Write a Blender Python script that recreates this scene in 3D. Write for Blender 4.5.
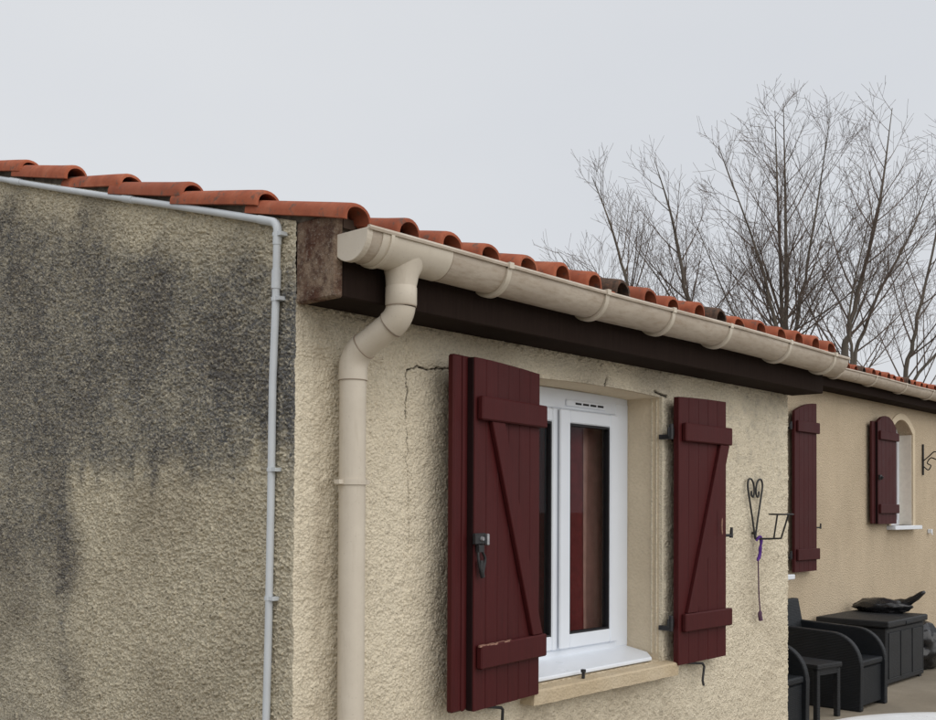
import bpy, bmesh, math, random
import numpy as np
from mathutils import Vector, Matrix

random.seed(7); rng = np.random.default_rng(11)
PI = math.pi
S = bpy.context.scene
COL = S.collection
for o in list(bpy.data.objects):
    bpy.data.objects.remove(o)

# ------------------------------------------------------------------ camera, sky, sun, exposure
cam_d = bpy.data.cameras.new('camera'); cam = bpy.data.objects.new('camera', cam_d); COL.objects.link(cam)
A_, P_, R_ = math.atan(952/1050), math.atan(20/1050), 0.005
f0 = Vector((math.cos(A_), math.sin(A_), 0)); r0 = Vector((math.sin(A_), -math.cos(A_), 0)); z0 = Vector((0, 0, 1))
fw = f0*math.cos(P_) + z0*math.sin(P_); u1 = z0*math.cos(P_) - f0*math.sin(P_)
rt = r0*math.cos(R_) + u1*math.sin(R_); up = u1*math.cos(R_) - r0*math.sin(R_)
M = Matrix((rt, up, -fw)).transposed().to_4x4(); M.translation = Vector((-2.078, -2.621, 1.6))
cam.matrix_world = M
cam_d.sensor_width = 36; cam_d.lens = 36*1050/936; cam_d.shift_x = 0; cam_d.shift_y = 129/936
cam_d.clip_start = 0.05; cam_d.clip_end = 2000
S.camera = cam

SUN_AZ_VEC = Vector((-0.08, -0.80, 0.75)).normalized()      # towards the light
W = bpy.data.worlds.new('World'); S.world = W; W.use_nodes = True
nt = W.node_tree; nt.nodes.clear()
out = nt.nodes.new('ShaderNodeOutputWorld'); bg = nt.nodes.new('ShaderNodeBackground')
sky = nt.nodes.new('ShaderNodeTexSky'); sky.sky_type = 'NISHITA'; sky.sun_disc = False
sky.sun_elevation = math.asin(SUN_AZ_VEC.z); sky.sun_rotation = math.atan2(SUN_AZ_VEC.x, SUN_AZ_VEC.y)
sky.air_density = 1.0; sky.dust_density = 6.0; sky.ozone_density = 1.0
tc = nt.nodes.new('ShaderNodeTexCoord'); no = nt.nodes.new('ShaderNodeTexNoise')
no.inputs['Scale'].default_value = 1.6; no.inputs['Detail'].default_value = 4; no.inputs['Roughness'].default_value = 0.5
mp = nt.nodes.new('ShaderNodeMapping'); mp.inputs['Scale'].default_value = (1, 1, 2.2)
rp = nt.nodes.new('ShaderNodeValToRGB')                     # an even sheet of cloud, faintly mottled
rp.color_ramp.elements[0].position = 0.25; rp.color_ramp.elements[0].color = (0.860, 0.890, 0.940, 1)
rp.color_ramp.elements[1].position = 0.75; rp.color_ramp.elements[1].color = (0.940, 0.960, 0.990, 1)
sc = nt.nodes.new('ShaderNodeVectorMath'); sc.operation = 'SCALE'; sc.inputs['Scale'].default_value = 7.6
mx = nt.nodes.new('ShaderNodeMix'); mx.data_type = 'RGBA'; mx.inputs['Factor'].default_value = 0.93
L = nt.links.new
L(tc.outputs['Generated'], mp.inputs['Vector']); L(mp.outputs[0], no.inputs['Vector']); L(no.outputs['Fac'], rp.inputs['Fac'])
L(rp.outputs['Color'], sc.inputs[0]); L(sky.outputs['Color'], mx.inputs['A']); L(sc.outputs[0], mx.inputs['B'])
L(mx.outputs['Result'], bg.inputs['Color']); bg.inputs['Strength'].default_value = 0.1
L(bg.outputs[0], out.inputs['Surface'])

sun_d = bpy.data.lights.new('sun', 'SUN'); sun_d.energy = 1.5; sun_d.angle = math.radians(90); sun_d.color = (1.0, 0.97, 0.92)
sun = bpy.data.objects.new('sun', sun_d); COL.objects.link(sun)
sun.rotation_euler = (-SUN_AZ_VEC).to_track_quat('-Z', 'Y').to_euler()
sun.location = (4, -8, 9)

S.view_settings.view_transform = 'Standard'; S.view_settings.look = 'None'
S.view_settings.exposure = 0.10; S.view_settings.gamma = 1.0; S.view_settings.use_curve_mapping = False
S.render.resolution_x = 1024; S.render.resolution_y = 788
S.render.engine = 'CYCLES'

# ------------------------------------------------------------------ materials
class N:
    """small helper round a material's node tree"""
    def __init__(s, name):
        s.m = bpy.data.materials.new(name); s.m.use_nodes = True; s.t = s.m.node_tree
        s.b = s.t.nodes['Principled BSDF']; s.co = s.t.nodes.new('ShaderNodeTexCoord').outputs['Object']
    def new(s, typ, **kw):
        n = s.t.nodes.new(typ)
        for k, v in kw.items():
            if hasattr(n, k): setattr(n, k, v)
            else: n.inputs[k.replace('_', ' ')].default_value = v
        return n
    def link(s, a, b): s.t.links.new(a, b)
    def noise(s, scale, detail=4, rough=0.55, stretch=None, vec=None):
        n = s.new('ShaderNodeTexNoise', Scale=scale, Detail=detail, Roughness=rough); v = vec or s.co
        if stretch:
            mpn = s.new('ShaderNodeMapping'); mpn.inputs['Scale'].default_value = stretch; s.link(v, mpn.inputs['Vector']); v = mpn.outputs[0]
        s.link(v, n.inputs['Vector']); return n.outputs['Fac']
    def ramp(s, fac, stops):
        r = s.new('ShaderNodeValToRGB'); e = r.color_ramp.elements
        while len(e) < len(stops): e.new(0.5)
        for el, (p, c) in zip(e, stops):
            el.position = p; el.color = (*c, 1) if len(c) == 3 else c
        s.link(fac, r.inputs['Fac']); return r.outputs['Color']
    def mix(s, fac, a, b, mode='MIX'):
        n = s.new('ShaderNodeMix'); n.data_type = 'RGBA'; n.blend_type = mode
        for sock, v in (('Factor', fac), ('A', a), ('B', b)):
            i = n.inputs[sock] if sock == 'Factor' else [x for x in n.inputs if x.name == sock and x.type == 'RGBA'][0]
            if isinstance(v, (int, float)): i.default_value = v
            elif isinstance(v, tuple): i.default_value = (*v, 1)
            else: s.link(v, i)
        return [x for x in n.outputs if x.type == 'RGBA'][0]
    def math(s, op, a, b=0.0):
        n = s.new('ShaderNodeMath'); n.operation = op
        for i, v in enumerate((a, b)):
            if isinstance(v, (int, float)): n.inputs[i].default_value = v
            else: s.link(v, n.inputs[i])
        return n.outputs[0]
    def attr(s, name): return s.new('ShaderNodeAttribute', attribute_name=name).outputs['Fac']
    def rand(s): return s.new('ShaderNodeObjectInfo').outputs['Random']
    def bump(s, h, strength=0.5, dist=0.01):
        n = s.new('ShaderNodeBump', Strength=strength, Distance=dist); s.link(h, n.inputs['Height']); s.link(n.outputs[0], s.b.inputs['Normal'])
    def done(s, col=None, rough=0.7, spec=0.3, metal=0.0):
        if col is not None:
            if isinstance(col, tuple): s.b.inputs['Base Color'].default_value = (*col, 1)
            else: s.link(col, s.b.inputs['Base Color'])
        if isinstance(rough, (int, float)): s.b.inputs['Roughness'].default_value = rough
        else: s.link(rough, s.b.inputs['Roughness'])
        s.b.inputs['Specular IOR Level'].default_value = spec; s.b.inputs['Metallic'].default_value = metal
        return s.m

def simple(name, col, rough=0.5, spec=0.4, var=0.12, scale=12, bump=0.0, bscale=120, stretch=None, metal=0.0):
    n = N(name); f = n.noise(scale, 5, 0.6, stretch)
    lo = tuple(c*(1-var) for c in col); hi = tuple(min(1, c*(1+var)) for c in col)
    if bump: n.bump(n.noise(bscale, 3, 0.6, stretch), bump, 0.003)
    rr = n.math('MULTIPLY_ADD', n.noise(scale*2.3, 3), 0.25); rr.node.inputs[2].default_value = rough-0.12
    return n.done(n.ramp(f, [(0.3, lo), (0.7, hi)]), rr, spec, metal)

MAT = {}
def roughcast(name, c1, c2, micro=0.6, big=False, speck=0.5):
    n = N(name)
    a = n.noise(1.7, 5, 0.6); b = n.noise(38, 4, 0.7)
    c = n.mix(n.ramp(n.noise(85, 2, 0.6), [(0.34, (speck, speck, speck)), (0.56, (0, 0, 0))]), n.ramp(a, [(0.3, c1), (0.7, c2)]), tuple(x*0.60 for x in c1))
    c = n.mix(n.math('MULTIPLY', b, 0.35), c, tuple(min(1, x*1.2) for x in c2))
    # grey algae and soot (attribute laid down on the wall by hand), broken up by fine speckle
    st = n.attr('stain'); sp = n.noise(95, 3, 0.7); sp2 = n.noise(22, 4, 0.7)
    k = n.math('ADD', n.math('MULTIPLY', n.math('SUBTRACT', sp, 0.5), 3.6), n.math('MULTIPLY', n.math('SUBTRACT', sp2, 0.5), 1.6))
    s1 = n.math('MULTIPLY', st, n.math('ADD', 0.95, k))
    s1.node.use_clamp = True
    c = n.mix(s1, c, (0.165, 0.165, 0.164))
    # ochre grime and browner zones
    br = n.attr('dirt_tone'); c = n.mix(n.math('MULTIPLY', br, 0.75), c, (0.150, 0.098, 0.050))
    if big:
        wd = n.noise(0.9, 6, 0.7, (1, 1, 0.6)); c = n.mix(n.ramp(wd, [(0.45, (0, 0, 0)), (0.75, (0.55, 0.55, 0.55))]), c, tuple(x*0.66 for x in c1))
    cr = n.attr('crack'); c = n.mix(cr, c, (0.035, 0.028, 0.02))  # crack grime, with the shade of the groove's depth put into the colour
    h = n.noise(150, 3, 0.7)
    if big:
        v = n.new('ShaderNodeTexVoronoi', Scale=70.0); n.link(n.co, v.inputs['Vector'])
        h = n.math('ADD', n.math('MULTIPLY', h, 0.5), n.math('ADD', n.noise(60, 3, 0.6), v.outputs['Distance']))
    else:
        v = n.new('ShaderNodeTexVoronoi', Scale=115.0); n.link(n.co, v.inputs['Vector']); h = n.math('ADD', n.math('MULTIPLY', h, 0.8), n.math('MULTIPLY', v.outputs['Distance'], -1.1))
    n.bump(h, micro, 0.006 if not big else 0.010)
    return n.done(c, 0.95, 0.1)
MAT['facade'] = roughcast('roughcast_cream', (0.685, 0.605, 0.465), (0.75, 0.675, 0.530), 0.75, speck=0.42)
MAT['gable'] = roughcast('roughcast_gable', (0.64, 0.570, 0.430), (0.71, 0.640, 0.490), 0.9, speck=0.55)
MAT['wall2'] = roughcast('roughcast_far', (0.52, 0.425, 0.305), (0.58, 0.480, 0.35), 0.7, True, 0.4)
MAT['reveal'] = roughcast('render_reveal', (0.62, 0.520, 0.38), (0.70, 0.600, 0.45), 0.3, True, 0.12)

def tile_mat():
    n = N('terracotta')
    oi = n.new('ShaderNodeObjectInfo'); va = n.new('ShaderNodeVectorMath', operation='ADD'); n.link(n.co, va.inputs[0]); n.link(oi.outputs['Location'], va.inputs[1]); n.co = va.outputs[0]
    a = n.noise(9, 5, 0.65); b = n.noise(60, 4, 0.7)
    c = n.ramp(a, [(0.25, (0.22, 0.060, 0.034)), (0.5, (0.40, 0.112, 0.055)), (0.75, (0.52, 0.190, 0.108))])
    c = n.mix(n.math('MULTIPLY', n.rand(), 0.62), c, (0.24, 0.070, 0.040))
    c = n.mix(n.math('MULTIPLY', b, 0.35), c, (0.20, 0.07, 0.045))
    li = n.noise(26, 5, 0.7)
    c = n.mix(n.ramp(li, [(0.56, (0, 0, 0)), (0.68, (0.8, 0.8, 0.8))]), c, (0.10, 0.085, 0.07))
    n.bump(b, 0.35, 0.003)
    return n.done(c, 0.85, 0.2)
MAT['tile'] = tile_mat()
def tile_dark():
    n = N('terracotta_lichen'); a = n.noise(30, 5, 0.7)
    c = n.ramp(a, [(0.35, (0.045, 0.035, 0.03)), (0.55, (0.11, 0.07, 0.05)), (0.75, (0.26, 0.10, 0.06))]); n.bump(a, 0.4, 0.003)
    return n.done(c, 0.9, 0.15)
MAT['tile_dark'] = tile_dark()
def pvc_mat():
    n = N('sand_pvc'); a = n.noise(4, 5, 0.65); b = n.noise(30, 5, 0.7, (1, 1, 0.12)); d = n.noise(150, 3, 0.7)
    c = n.ramp(a, [(0.3, (0.54, 0.480, 0.395)), (0.7, (0.63, 0.57, 0.475))])
    c = n.mix(n.ramp(b, [(0.55, (0, 0, 0)), (0.80, (0.4, 0.4, 0.4))]), c, (0.36, 0.30, 0.22))
    c = n.mix(n.ramp(d, [(0.64, (0, 0, 0)), (0.72, (0.5, 0.5, 0.5))]), c, (0.30, 0.24, 0.18))
    rr = n.math('MULTIPLY_ADD', b, 0.35); rr.node.inputs[2].default_value = 0.28
    return n.done(c, rr, 0.4)
MAT['pvc'] = pvc_mat()
def gutter_mat():
    n = N('sand_pvc_dusty'); a = n.noise(3.0, 5, 0.65, (1, 1, 4)); b = n.noise(60, 4, 0.7, (0.25, 1, 1))
    c = n.ramp(a, [(0.3, (0.43, 0.365, 0.295)), (0.65, (0.54, 0.475, 0.395))])
    c = n.mix(n.ramp(b, [(0.45, (0, 0, 0)), (0.75, (0.6, 0.6, 0.6))]), c, (0.30, 0.22, 0.15))
    return n.done(c, 0.45, 0.35)
MAT['gutter'] = gutter_mat()
MAT['pvc_joint'] = simple('pvc_joint_line', (0.31, 0.25, 0.195), 0.7, 0.2)
MAT['white'] = simple('white_pvc', (0.74, 0.78, 0.84), 0.32, 0.45, 0.03, 3)
MAT['rubber'] = simple('black_rubber', (0.02, 0.02, 0.023), 0.6, 0.3)
MAT['dark_edge'] = simple('dark_edge_strip', (0.016, 0.006, 0.006), 0.7, 0.15)  # red-black for the narrow strip on the shutters' free edge
MAT['conduit'] = simple('grey_conduit', (0.58, 0.615, 0.645), 0.45, 0.35, 0.07, 6)
MAT['iron'] = simple('black_iron', (0.018, 0.018, 0.020), 0.45, 0.45, 0.3, 40, 0.3, 90)
MAT['steel'] = simple('worn_steel', (0.40, 0.40, 0.42), 0.4, 0.5, 0.2, 40, metal=0.8)
def wood_mat(name, c, wear, spec=0.22, base_r=0.45):
    n = N(name); g = n.noise(22, 5, 0.65, (6, 6, 0.35)); b = n.noise(3.2, 4, 0.6)
    lo = tuple(x*0.80 for x in c); hi = tuple(x*1.22 for x in c)
    col = n.mix(n.math('MULTIPLY', n.rand(), 0.25), n.ramp(g, [(0.3, lo), (0.7, hi)]), tuple(x*0.62 for x in c))
    col = n.mix(n.math('MULTIPLY', b, 0.35), col, tuple(min(1, x*1.35+0.006) for x in c))
    w = n.noise(85, 4, 0.75, (1, 1, 0.5)); w2 = n.noise(6, 3, 0.6)
    wm = n.math('MULTIPLY', n.ramp(w, [(0.70, (0, 0, 0)), (0.74, (1, 1, 1))]), n.ramp(w2, [(0.55, (0, 0, 0)), (0.68, (wear, wear, wear))]))
    col = n.mix(wm, col, (0.22, 0.12, 0.09))
    n.bump(g, 0.18, 0.002)
    rr = n.math('MULTIPLY_ADD', b, 0.3); rr.node.inputs[2].default_value = base_r
    return n.done(col, rr, spec)
MAT['red'] = wood_mat('burgundy_paint', (0.056, 0.0062, 0.0066), 0.8)
MAT['red2'] = wood_mat('burgundy_paint_faded', (0.051, 0.0078, 0.0086), 0.4)
MAT['beam'] = wood_mat('dark_brown_beam', (0.021, 0.0135, 0.0108), 0.2, 0.06, 0.7)
MAT['bare'] = simple('worn_bare_wood', (0.30, 0.17, 0.13), 0.8, 0.1, 0.4, 60)
def stone_mat():
    n = N('sill_stone'); a = n.noise(40, 5, 0.7); b = n.noise(5, 4, 0.6)
    c = n.mix(n.math('MULTIPLY', a, 0.6), n.ramp(b, [(0.3, (0.55, 0.445, 0.30)), (0.7, (0.64, 0.545, 0.40))]), (0.36, 0.28, 0.18))
    v = n.new('ShaderNodeTexVoronoi', Scale=90.0); n.link(n.co, v.inputs['Vector'])
    n.bump(n.math('ADD', a, v.outputs['Distance']), 0.5, 0.005)
    return n.done(c, 0.9, 0.15)
MAT['stone'] = stone_mat()
def corbel_mat():
    n = N('weathered_concrete'); a = n.noise(26, 5, 0.7); b = n.noise(8, 4, 0.6); c0 = n.noise(110, 3, 0.7)
    c = n.ramp(b, [(0.42, (0.105, 0.052, 0.036)), (0.58, (0.27, 0.20, 0.145))])
    c = n.mix(n.ramp(a, [(0.45, (0, 0, 0)), (0.62, (0.8, 0.8, 0.8))]), c, (0.070, 0.038, 0.030))
    c = n.mix(n.ramp(c0, [(0.55, (0, 0, 0)), (0.7, (0.6, 0.6, 0.6))]), c, (0.36, 0.31, 0.26))
    n.bump(n.math('ADD', a, c0), 0.9, 0.008)
    return n.done(c, 0.95, 0.1)
MAT['corbel'] = corbel_mat()
def glass_mat():
    n = N('window_glass'); n.t.nodes.remove(n.b)
    tr = n.new('ShaderNodeBsdfTransparent'); gl = n.new('ShaderNodeBsdfGlossy'); gl.inputs['Roughness'].default_value = 0.01
    lw = n.new('ShaderNodeLayerWeight', Blend=0.5); fr = n.math('MULTIPLY_ADD', n.math('POWER', lw.outputs['Facing'], 5.0), 0.5); fr.node.inputs[2].default_value = 0.016; mxs = n.new('ShaderNodeMixShader'); tr.inputs['Color'].default_value = (0.86, 0.89, 0.90, 1)
    n.link(fr, mxs.inputs[0]); n.link(tr.outputs[0], mxs.inputs[1]); n.link(gl.outputs[0], mxs.inputs[2])
    n.link(mxs.outputs[0], n.t.nodes['Material Output'].inputs['Surface']); return n.m
MAT['glass'] = glass_mat()
MAT['curtain_red'] = simple('red_curtain', (0.15, 0.019, 0.019), 0.9, 0.05, 0.2, 30)
MAT['curtain_brown'] = simple('rosy_brown_curtain', (0.55, 0.29, 0.23), 0.9, 0.05, 0.15, 14)
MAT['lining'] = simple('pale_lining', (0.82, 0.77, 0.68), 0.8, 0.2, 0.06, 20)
MAT['inner'] = simple('room_plaster', (0.30, 0.30, 0.32), 0.9, 0.1)
def resin_mat(name, c):
    n = N(name); w = n.new('ShaderNodeTexWave', Scale=28.0, Distortion=0.6); n.link(n.co, w.inputs['Vector'])
    w2 = n.new('ShaderNodeTexWave', Scale=28.0, Distortion=0.6, bands_direction='Z'); n.link(n.co, w2.inputs['Vector'])
    n.bump(n.math('MULTIPLY', w.outputs['Fac'], w2.outputs['Fac']), 0.5, 0.006); a = n.noise(7, 4)
    return n.done(n.ramp(a, [(0.3, tuple(x*0.85 for x in c)), (0.7, tuple(x*1.2 for x in c))]), 0.5, 0.3)
MAT['resin'] = resin_mat('graphite_resin', (0.010, 0.012, 0.015))
MAT['resin_box'] = resin_mat('graphite_resin_box', (0.017, 0.0185, 0.021))
MAT['bag'] = simple('black_polythene', (0.012, 0.012, 0.014), 0.25, 0.6, 0.2, 20)
MAT['purple'] = simple('purple_ribbon', (0.10, 0.035, 0.24), 0.7, 0.2, 0.2, 60)
MAT['cord'] = simple('mauve_cord', (0.11, 0.06, 0.10), 0.8, 0.2, 0.2, 60)
MAT['bark'] = simple('grey_bark', (0.135, 0.118, 0.098), 0.9, 0.1, 0.35, 5, 0.6, 25, (1, 1, 0.3))
MAT['twig'] = simple('twig_bark', (0.145, 0.115, 0.098), 0.9, 0.1, 0.25, 3)
MAT['mortar'] = simple('roof_mortar', (0.20, 0.17, 0.14), 0.95, 0.1, 0.35, 30, 0.7, 80)
MAT['deck'] = simple('roof_underlay', (0.10, 0.07, 0.055), 0.9, 0.1)
def ground_mat():
    n = N('terrace_concrete'); a = n.noise(0.9, 6, 0.65); b = n.noise(45, 4, 0.7)
    c = n.ramp(a, [(0.3, (0.20, 0.170, 0.130)), (0.55, (0.29, 0.25, 0.195)), (0.75, (0.37, 0.325, 0.26))])
    c = n.mix(n.math('MULTIPLY', b, 0.45), c, (0.10, 0.085, 0.06)); n.bump(b, 0.5, 0.006)
    return n.done(c, 0.9, 0.2)
MAT['ground'] = ground_mat()
MAT['table'] = simple('white_table_resin', (0.80, 0.82, 0.84), 0.3, 0.45, 0.02, 3)

# ------------------------------------------------------------------ mesh helpers
def mesh_obj(name, verts, faces, mat, parent=None, smooth=False, label=None):
    me = bpy.data.meshes.new(name); me.from_pydata([tuple(v) for v in verts], [], faces); me.update()
    if mat: me.materials.append(MAT[mat] if isinstance(mat, str) else mat)
    if smooth: me.shade_smooth()
    return link(name, me, parent, label)
def link(name, me, parent=None, label=None):
    o = bpy.data.objects.new(name, me); COL.objects.link(o)
    if parent is not None: o.parent = parent
    if label: o['label'] = label
    return o
def tag(o, label, cat, group=None):
    o['label'] = label; o['category'] = cat
    if group: o['group'] = group
    return o
def thing(name, label, cat, loc=(0, 0, 0), rz=0.0, group=None):
    o = bpy.data.objects.new(name, None); COL.objects.link(o); o.location = loc; o.rotation_euler = (0, 0, rz)
    o.empty_display_size = 0.1
    return tag(o, label, cat, group)
def part_empty(name, parent, label=None):
    o = bpy.data.objects.new(name, None); COL.objects.link(o); o.parent = parent; o.empty_display_size = 0.1
    if label: o['label'] = label
    return o

class MB:
    def __init__(s): s.v = []; s.f = []
    def add(s, v, f):
        k = len(s.v); s.v += [tuple(p) for p in v]; s.f += [tuple(i+k for i in q) for q in f]; return s
    def box(s, x0, x1, y0, y1, z0, z1):
        return s.add([(x0,y0,z0),(x1,y0,z0),(x1,y1,z0),(x0,y1,z0),(x0,y0,z1),(x1,y0,z1),(x1,y1,z1),(x0,y1,z1)],
                     [(3,2,1,0),(4,5,6,7),(0,1,5,4),(1,2,6,5),(2,3,7,6),(3,0,4,7)])
    def tube(s, pts, r, n=10, cap=True):
        pts = [Vector(p) for p in pts]; rs = r if isinstance(r, (list, tuple)) else [r]*len(pts)
        t0 = (pts[1]-pts[0]).normalized(); ref = Vector((0, 0, 1)) if abs(t0.z) < 0.9 else Vector((1, 0, 0))
        nrm = (ref - t0*ref.dot(t0)).normalized(); k = len(s.v)
        for i, p in enumerate(pts):
            if i == 0: t = pts[1]-p
            elif i == len(pts)-1: t = p-pts[i-1]
            else: t = (pts[i+1]-p).normalized() + (p-pts[i-1]).normalized()
            t = t.normalized(); nrm = (nrm - t*nrm.dot(t)).normalized(); b = t.cross(nrm)
            for j in range(n):
                a = 2*PI*j/n; s.v.append(tuple(p + (nrm*math.cos(a) + b*math.sin(a))*rs[i]))
        for i in range(len(pts)-1):
            for j in range(n):
                j2 = (j+1) % n; s.f.append((k+i*n+j, k+i*n+j2, k+(i+1)*n+j2, k+(i+1)*n+j))
        if cap:
            s.f.append(tuple(k+j for j in reversed(range(n)))); q = k+(len(pts)-1)*n; s.f.append(tuple(q+j for j in range(n)))
        return s
    def extrude_x(s, prof, x0, x1, closed=True, steps=1, wob=None):
        n = len(prof); k = len(s.v)
        for i in range(steps+1):
            x = x0+(x1-x0)*i/steps; d = wob(x) if wob else (0, 0)
            s.v += [(x, p[0]+d[0], p[1]+d[1]) for p in prof]
        for i in range(steps):
            for j in range(n if closed else n-1):
                j2 = (j+1) % n; s.f.append((k+i*n+j, k+(i+1)*n+j, k+(i+1)*n+j2, k+i*n+j2))
        if closed:
            s.f.append(tuple(k+j for j in range(n))); q = k+steps*n; s.f.append(tuple(q+j for j in reversed(range(n))))
        return s
    def build(s, name, mat, parent=None, smooth=False, bevel=0.0, label=None, seg=1):
        o = mesh_obj(name, s.v, s.f, mat, parent, False, label)
        bm = bmesh.new(); bm.from_mesh(o.data); bmesh.ops.recalc_face_normals(bm, faces=bm.faces)
        if bevel: bmesh.ops.bevel(bm, geom=[e for e in bm.edges if e.calc_face_angle(0) > 0.6], offset=bevel, segments=seg, affect='EDGES', profile=0.5)
        bm.to_mesh(o.data); bm.free()
        if smooth:
            o.data.shade_smooth(); o.data.set_sharp_from_angle(angle=math.radians(smooth if smooth > 1 else 40))
        return o
def bez(pts, n=8):
    """smooth curve (Catmull-Rom) through points"""
    P = [Vector(p) for p in pts]; P = [P[0]*2-P[1]] + P + [P[-1]*2-P[-2]]; o = []
    for i in range(1, len(P)-2):
        for j in range(n):
            t = j/n; a, b, c, d = P[i-1:i+3]
            o.append(0.5*((2*b)+(c-a)*t+(2*a-5*b+4*c-d)*t*t+(3*b-a-3*c+d)*t**3))
    return o + [P[-2]]

# ------------------------------------------------------------------ fields for the roughcast relief
def bandnoise(n, texel, lam_lo, lam_hi, seed, aniso=1.0):
    r = np.random.default_rng(seed); f = np.fft.fft2(r.standard_normal((n, n)))
    k = np.fft.fftfreq(n, texel); kx, ky = np.meshgrid(k, k*aniso); kk = np.hypot(kx, ky) + 1e-9
    f *= np.exp(-(np.log(kk*math.sqrt(lam_lo*lam_hi))/math.log(lam_hi/lam_lo)*2)**2)
    g = np.real(np.fft.ifft2(f)); return g/g.std()
def sample(a, texel, u, v):
    n = a.shape[0]; x = u/texel; y = v/texel; xi = np.floor(x).astype(int); yi = np.floor(y).astype(int); fx = x-xi; fy = y-yi
    g = lambda i, j: a[j % n, i % n]
    return g(xi, yi)*(1-fx)*(1-fy) + g(xi+1, yi)*fx*(1-fy) + g(xi, yi+1)*(1-fx)*fy + g(xi+1, yi+1)*fx*fy
TX = 0.0025
NG = bandnoise(1024, TX, 0.009, 0.024, 1, 0.9); NG2 = np.abs(bandnoise(1024, TX, 0.014, 0.042, 21))**0.6; NG = 0.55*np.sign(NG)*np.abs(NG)**0.8 + 1.15*(NG2-NG2.mean())/NG2.std()
NF = bandnoise(1024, TX, 0.008, 0.018, 2); NF2 = np.abs(bandnoise(1024, TX, 0.012, 0.030, 22))**0.6; NF = 0.6*NF + 0.95*(NF2-NF2.mean())/NF2.std()
NS = bandnoise(512, 0.012, 0.05, 0.45, 3); NL = bandnoise(512, 0.012, 0.35, 1.6, 4); NV = bandnoise(512, 0.012, 0.05, 0.25, 5, 0.12)
def steps(*seg):
    r = [np.array([seg[0][0]])]
    for a, b, d in seg:
        n = max(1, round((b-a)/d)); r.append(np.linspace(a, b, n+1)[1:])
    return np.concatenate(r)
def sstep(a, b, x):
    t = np.clip((x-a)/(b-a), 0, 1); return t*t*(3-2*t)
def seg_dist(px, pz, poly):
    d = np.full(px.shape, 9.0)
    for (ax, az), (bx, bz) in zip(poly[:-1], poly[1:]):
        vx, vz = bx-ax, bz-az; t = np.clip(((px-ax)*vx+(pz-az)*vz)/(vx*vx+vz*vz), 0, 1)
        d = np.minimum(d, np.hypot(px-ax-t*vx, pz-az-t*vz))
    return d
def grid_obj(name, P, keep, mat, parent, attrs, flip=False):
    ny, nx, _ = P.shape; idx = np.arange(ny*nx).reshape(ny, nx)
    q = np.stack([idx[:-1, :-1], idx[:-1, 1:], idx[1:, 1:], idx[1:, :-1]], -1)[keep]
    if flip: q = q[:, ::-1]
    me = bpy.data.meshes.new(name); me.vertices.add(ny*nx); me.vertices.foreach_set('co', P.reshape(-1).astype(np.float32))
    nf = len(q); me.loops.add(nf*4); me.polygons.add(nf)
    me.loops.foreach_set('vertex_index', q.reshape(-1).astype(np.int32)); me.polygons.foreach_set('loop_start', np.arange(0, nf*4, 4, dtype=np.int32))
    me.update(calc_edges=True); me.validate()
    for k, a in attrs.items():
        at = me.attributes.new(k, 'FLOAT', 'POINT'); at.data.foreach_set('value', a.reshape(-1).astype(np.float32))
    me.materials.append(MAT[mat]); me.shade_smooth()
    return link(name, me, parent)

# ------------------------------------------------------------------ the ground
g = mesh_obj('ground', [(-400, -400, 0), (400, -400, 0), (400, 400, 0), (-400, 400, 0)], [(0, 1, 2, 3)], 'ground')
g['kind'] = 'structure'

# ------------------------------------------------------------------ the house
SL = 0.278                                    # roof slope
X1 = 3.475                                    # end of the near front wall
Y2 = 1.68                                     # plane of the recessed front wall
XE = 13.6; YR = 4.2; YB = 8.6                 # far end, ridge, back wall
OX0, OX1, OZ0, OZ1 = 1.15, 2.155, 0.90, 2.125 # near window opening
zr = lambda y: 2.517 + SL*(y-0.094)           # line of the conduit under the verge
house = thing('house', 'low cream roughcast house with terracotta roof and a stained grey side wall', 'house', (0, 0, 0))

# gable wall with its relief
Yl = steps((0, 2.5, 0.0042)); T = np.concatenate([np.linspace(0, 0.24, 60), np.linspace(0.24, 1, 520)[1:]])
YY, TT = np.meshgrid(Yl, T); ZT = zr(YY)+0.016; ZZ = TT*ZT
hg = sample(NG, TX, YY, ZZ)*0.0036*(0.22+0.78*sstep(0.0, 0.03, YY)) + sample(NS, 0.012, YY, ZZ)*0.0012
cour = np.zeros_like(ZZ)                      # faint lines where the block courses show through
for zc in (0.72, 0.95, 1.345, 1.74, 2.24, 2.45): cour += np.exp(-((ZZ-zc-0.004*sample(NS, 0.012, YY, 0*ZZ+zc))/0.006)**2)
hg -= 0.0022*cour
dep = ZT - ZZ
nl = sample(NL, 0.012, YY, ZZ); ns = sample(NS, 0.012, YY, ZZ); nv = sample(NV, 0.012, YY, ZZ)
lowz = 1.70 + 0.03*sample(NS, 0.012, YY, 0*YY+0.3) + 0.025*nv + 0.10*sstep(0.0, 0.5, 0.35-YY)
band = sstep(0.0, 0.30, dep+0.04*nl+0.02*ns) * sstep(-0.05, 0.11, ZZ-lowz)
band *= 0.70 + 0.05*nl + 0.04*ns + 0.05*nv + 0.06*np.exp(-((ZZ-1.95-0.2*(YY>0.3))/0.35)**2)
left = sstep(1.25, 1.60, YY+0.06*nl) * (0.62+0.06*nv+0.06*nl+0.04*ns) * sstep(0.05, 0.3, dep) * (0.45+0.55*sstep(1.0, 1.6, ZZ))
drip = 0
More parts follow.
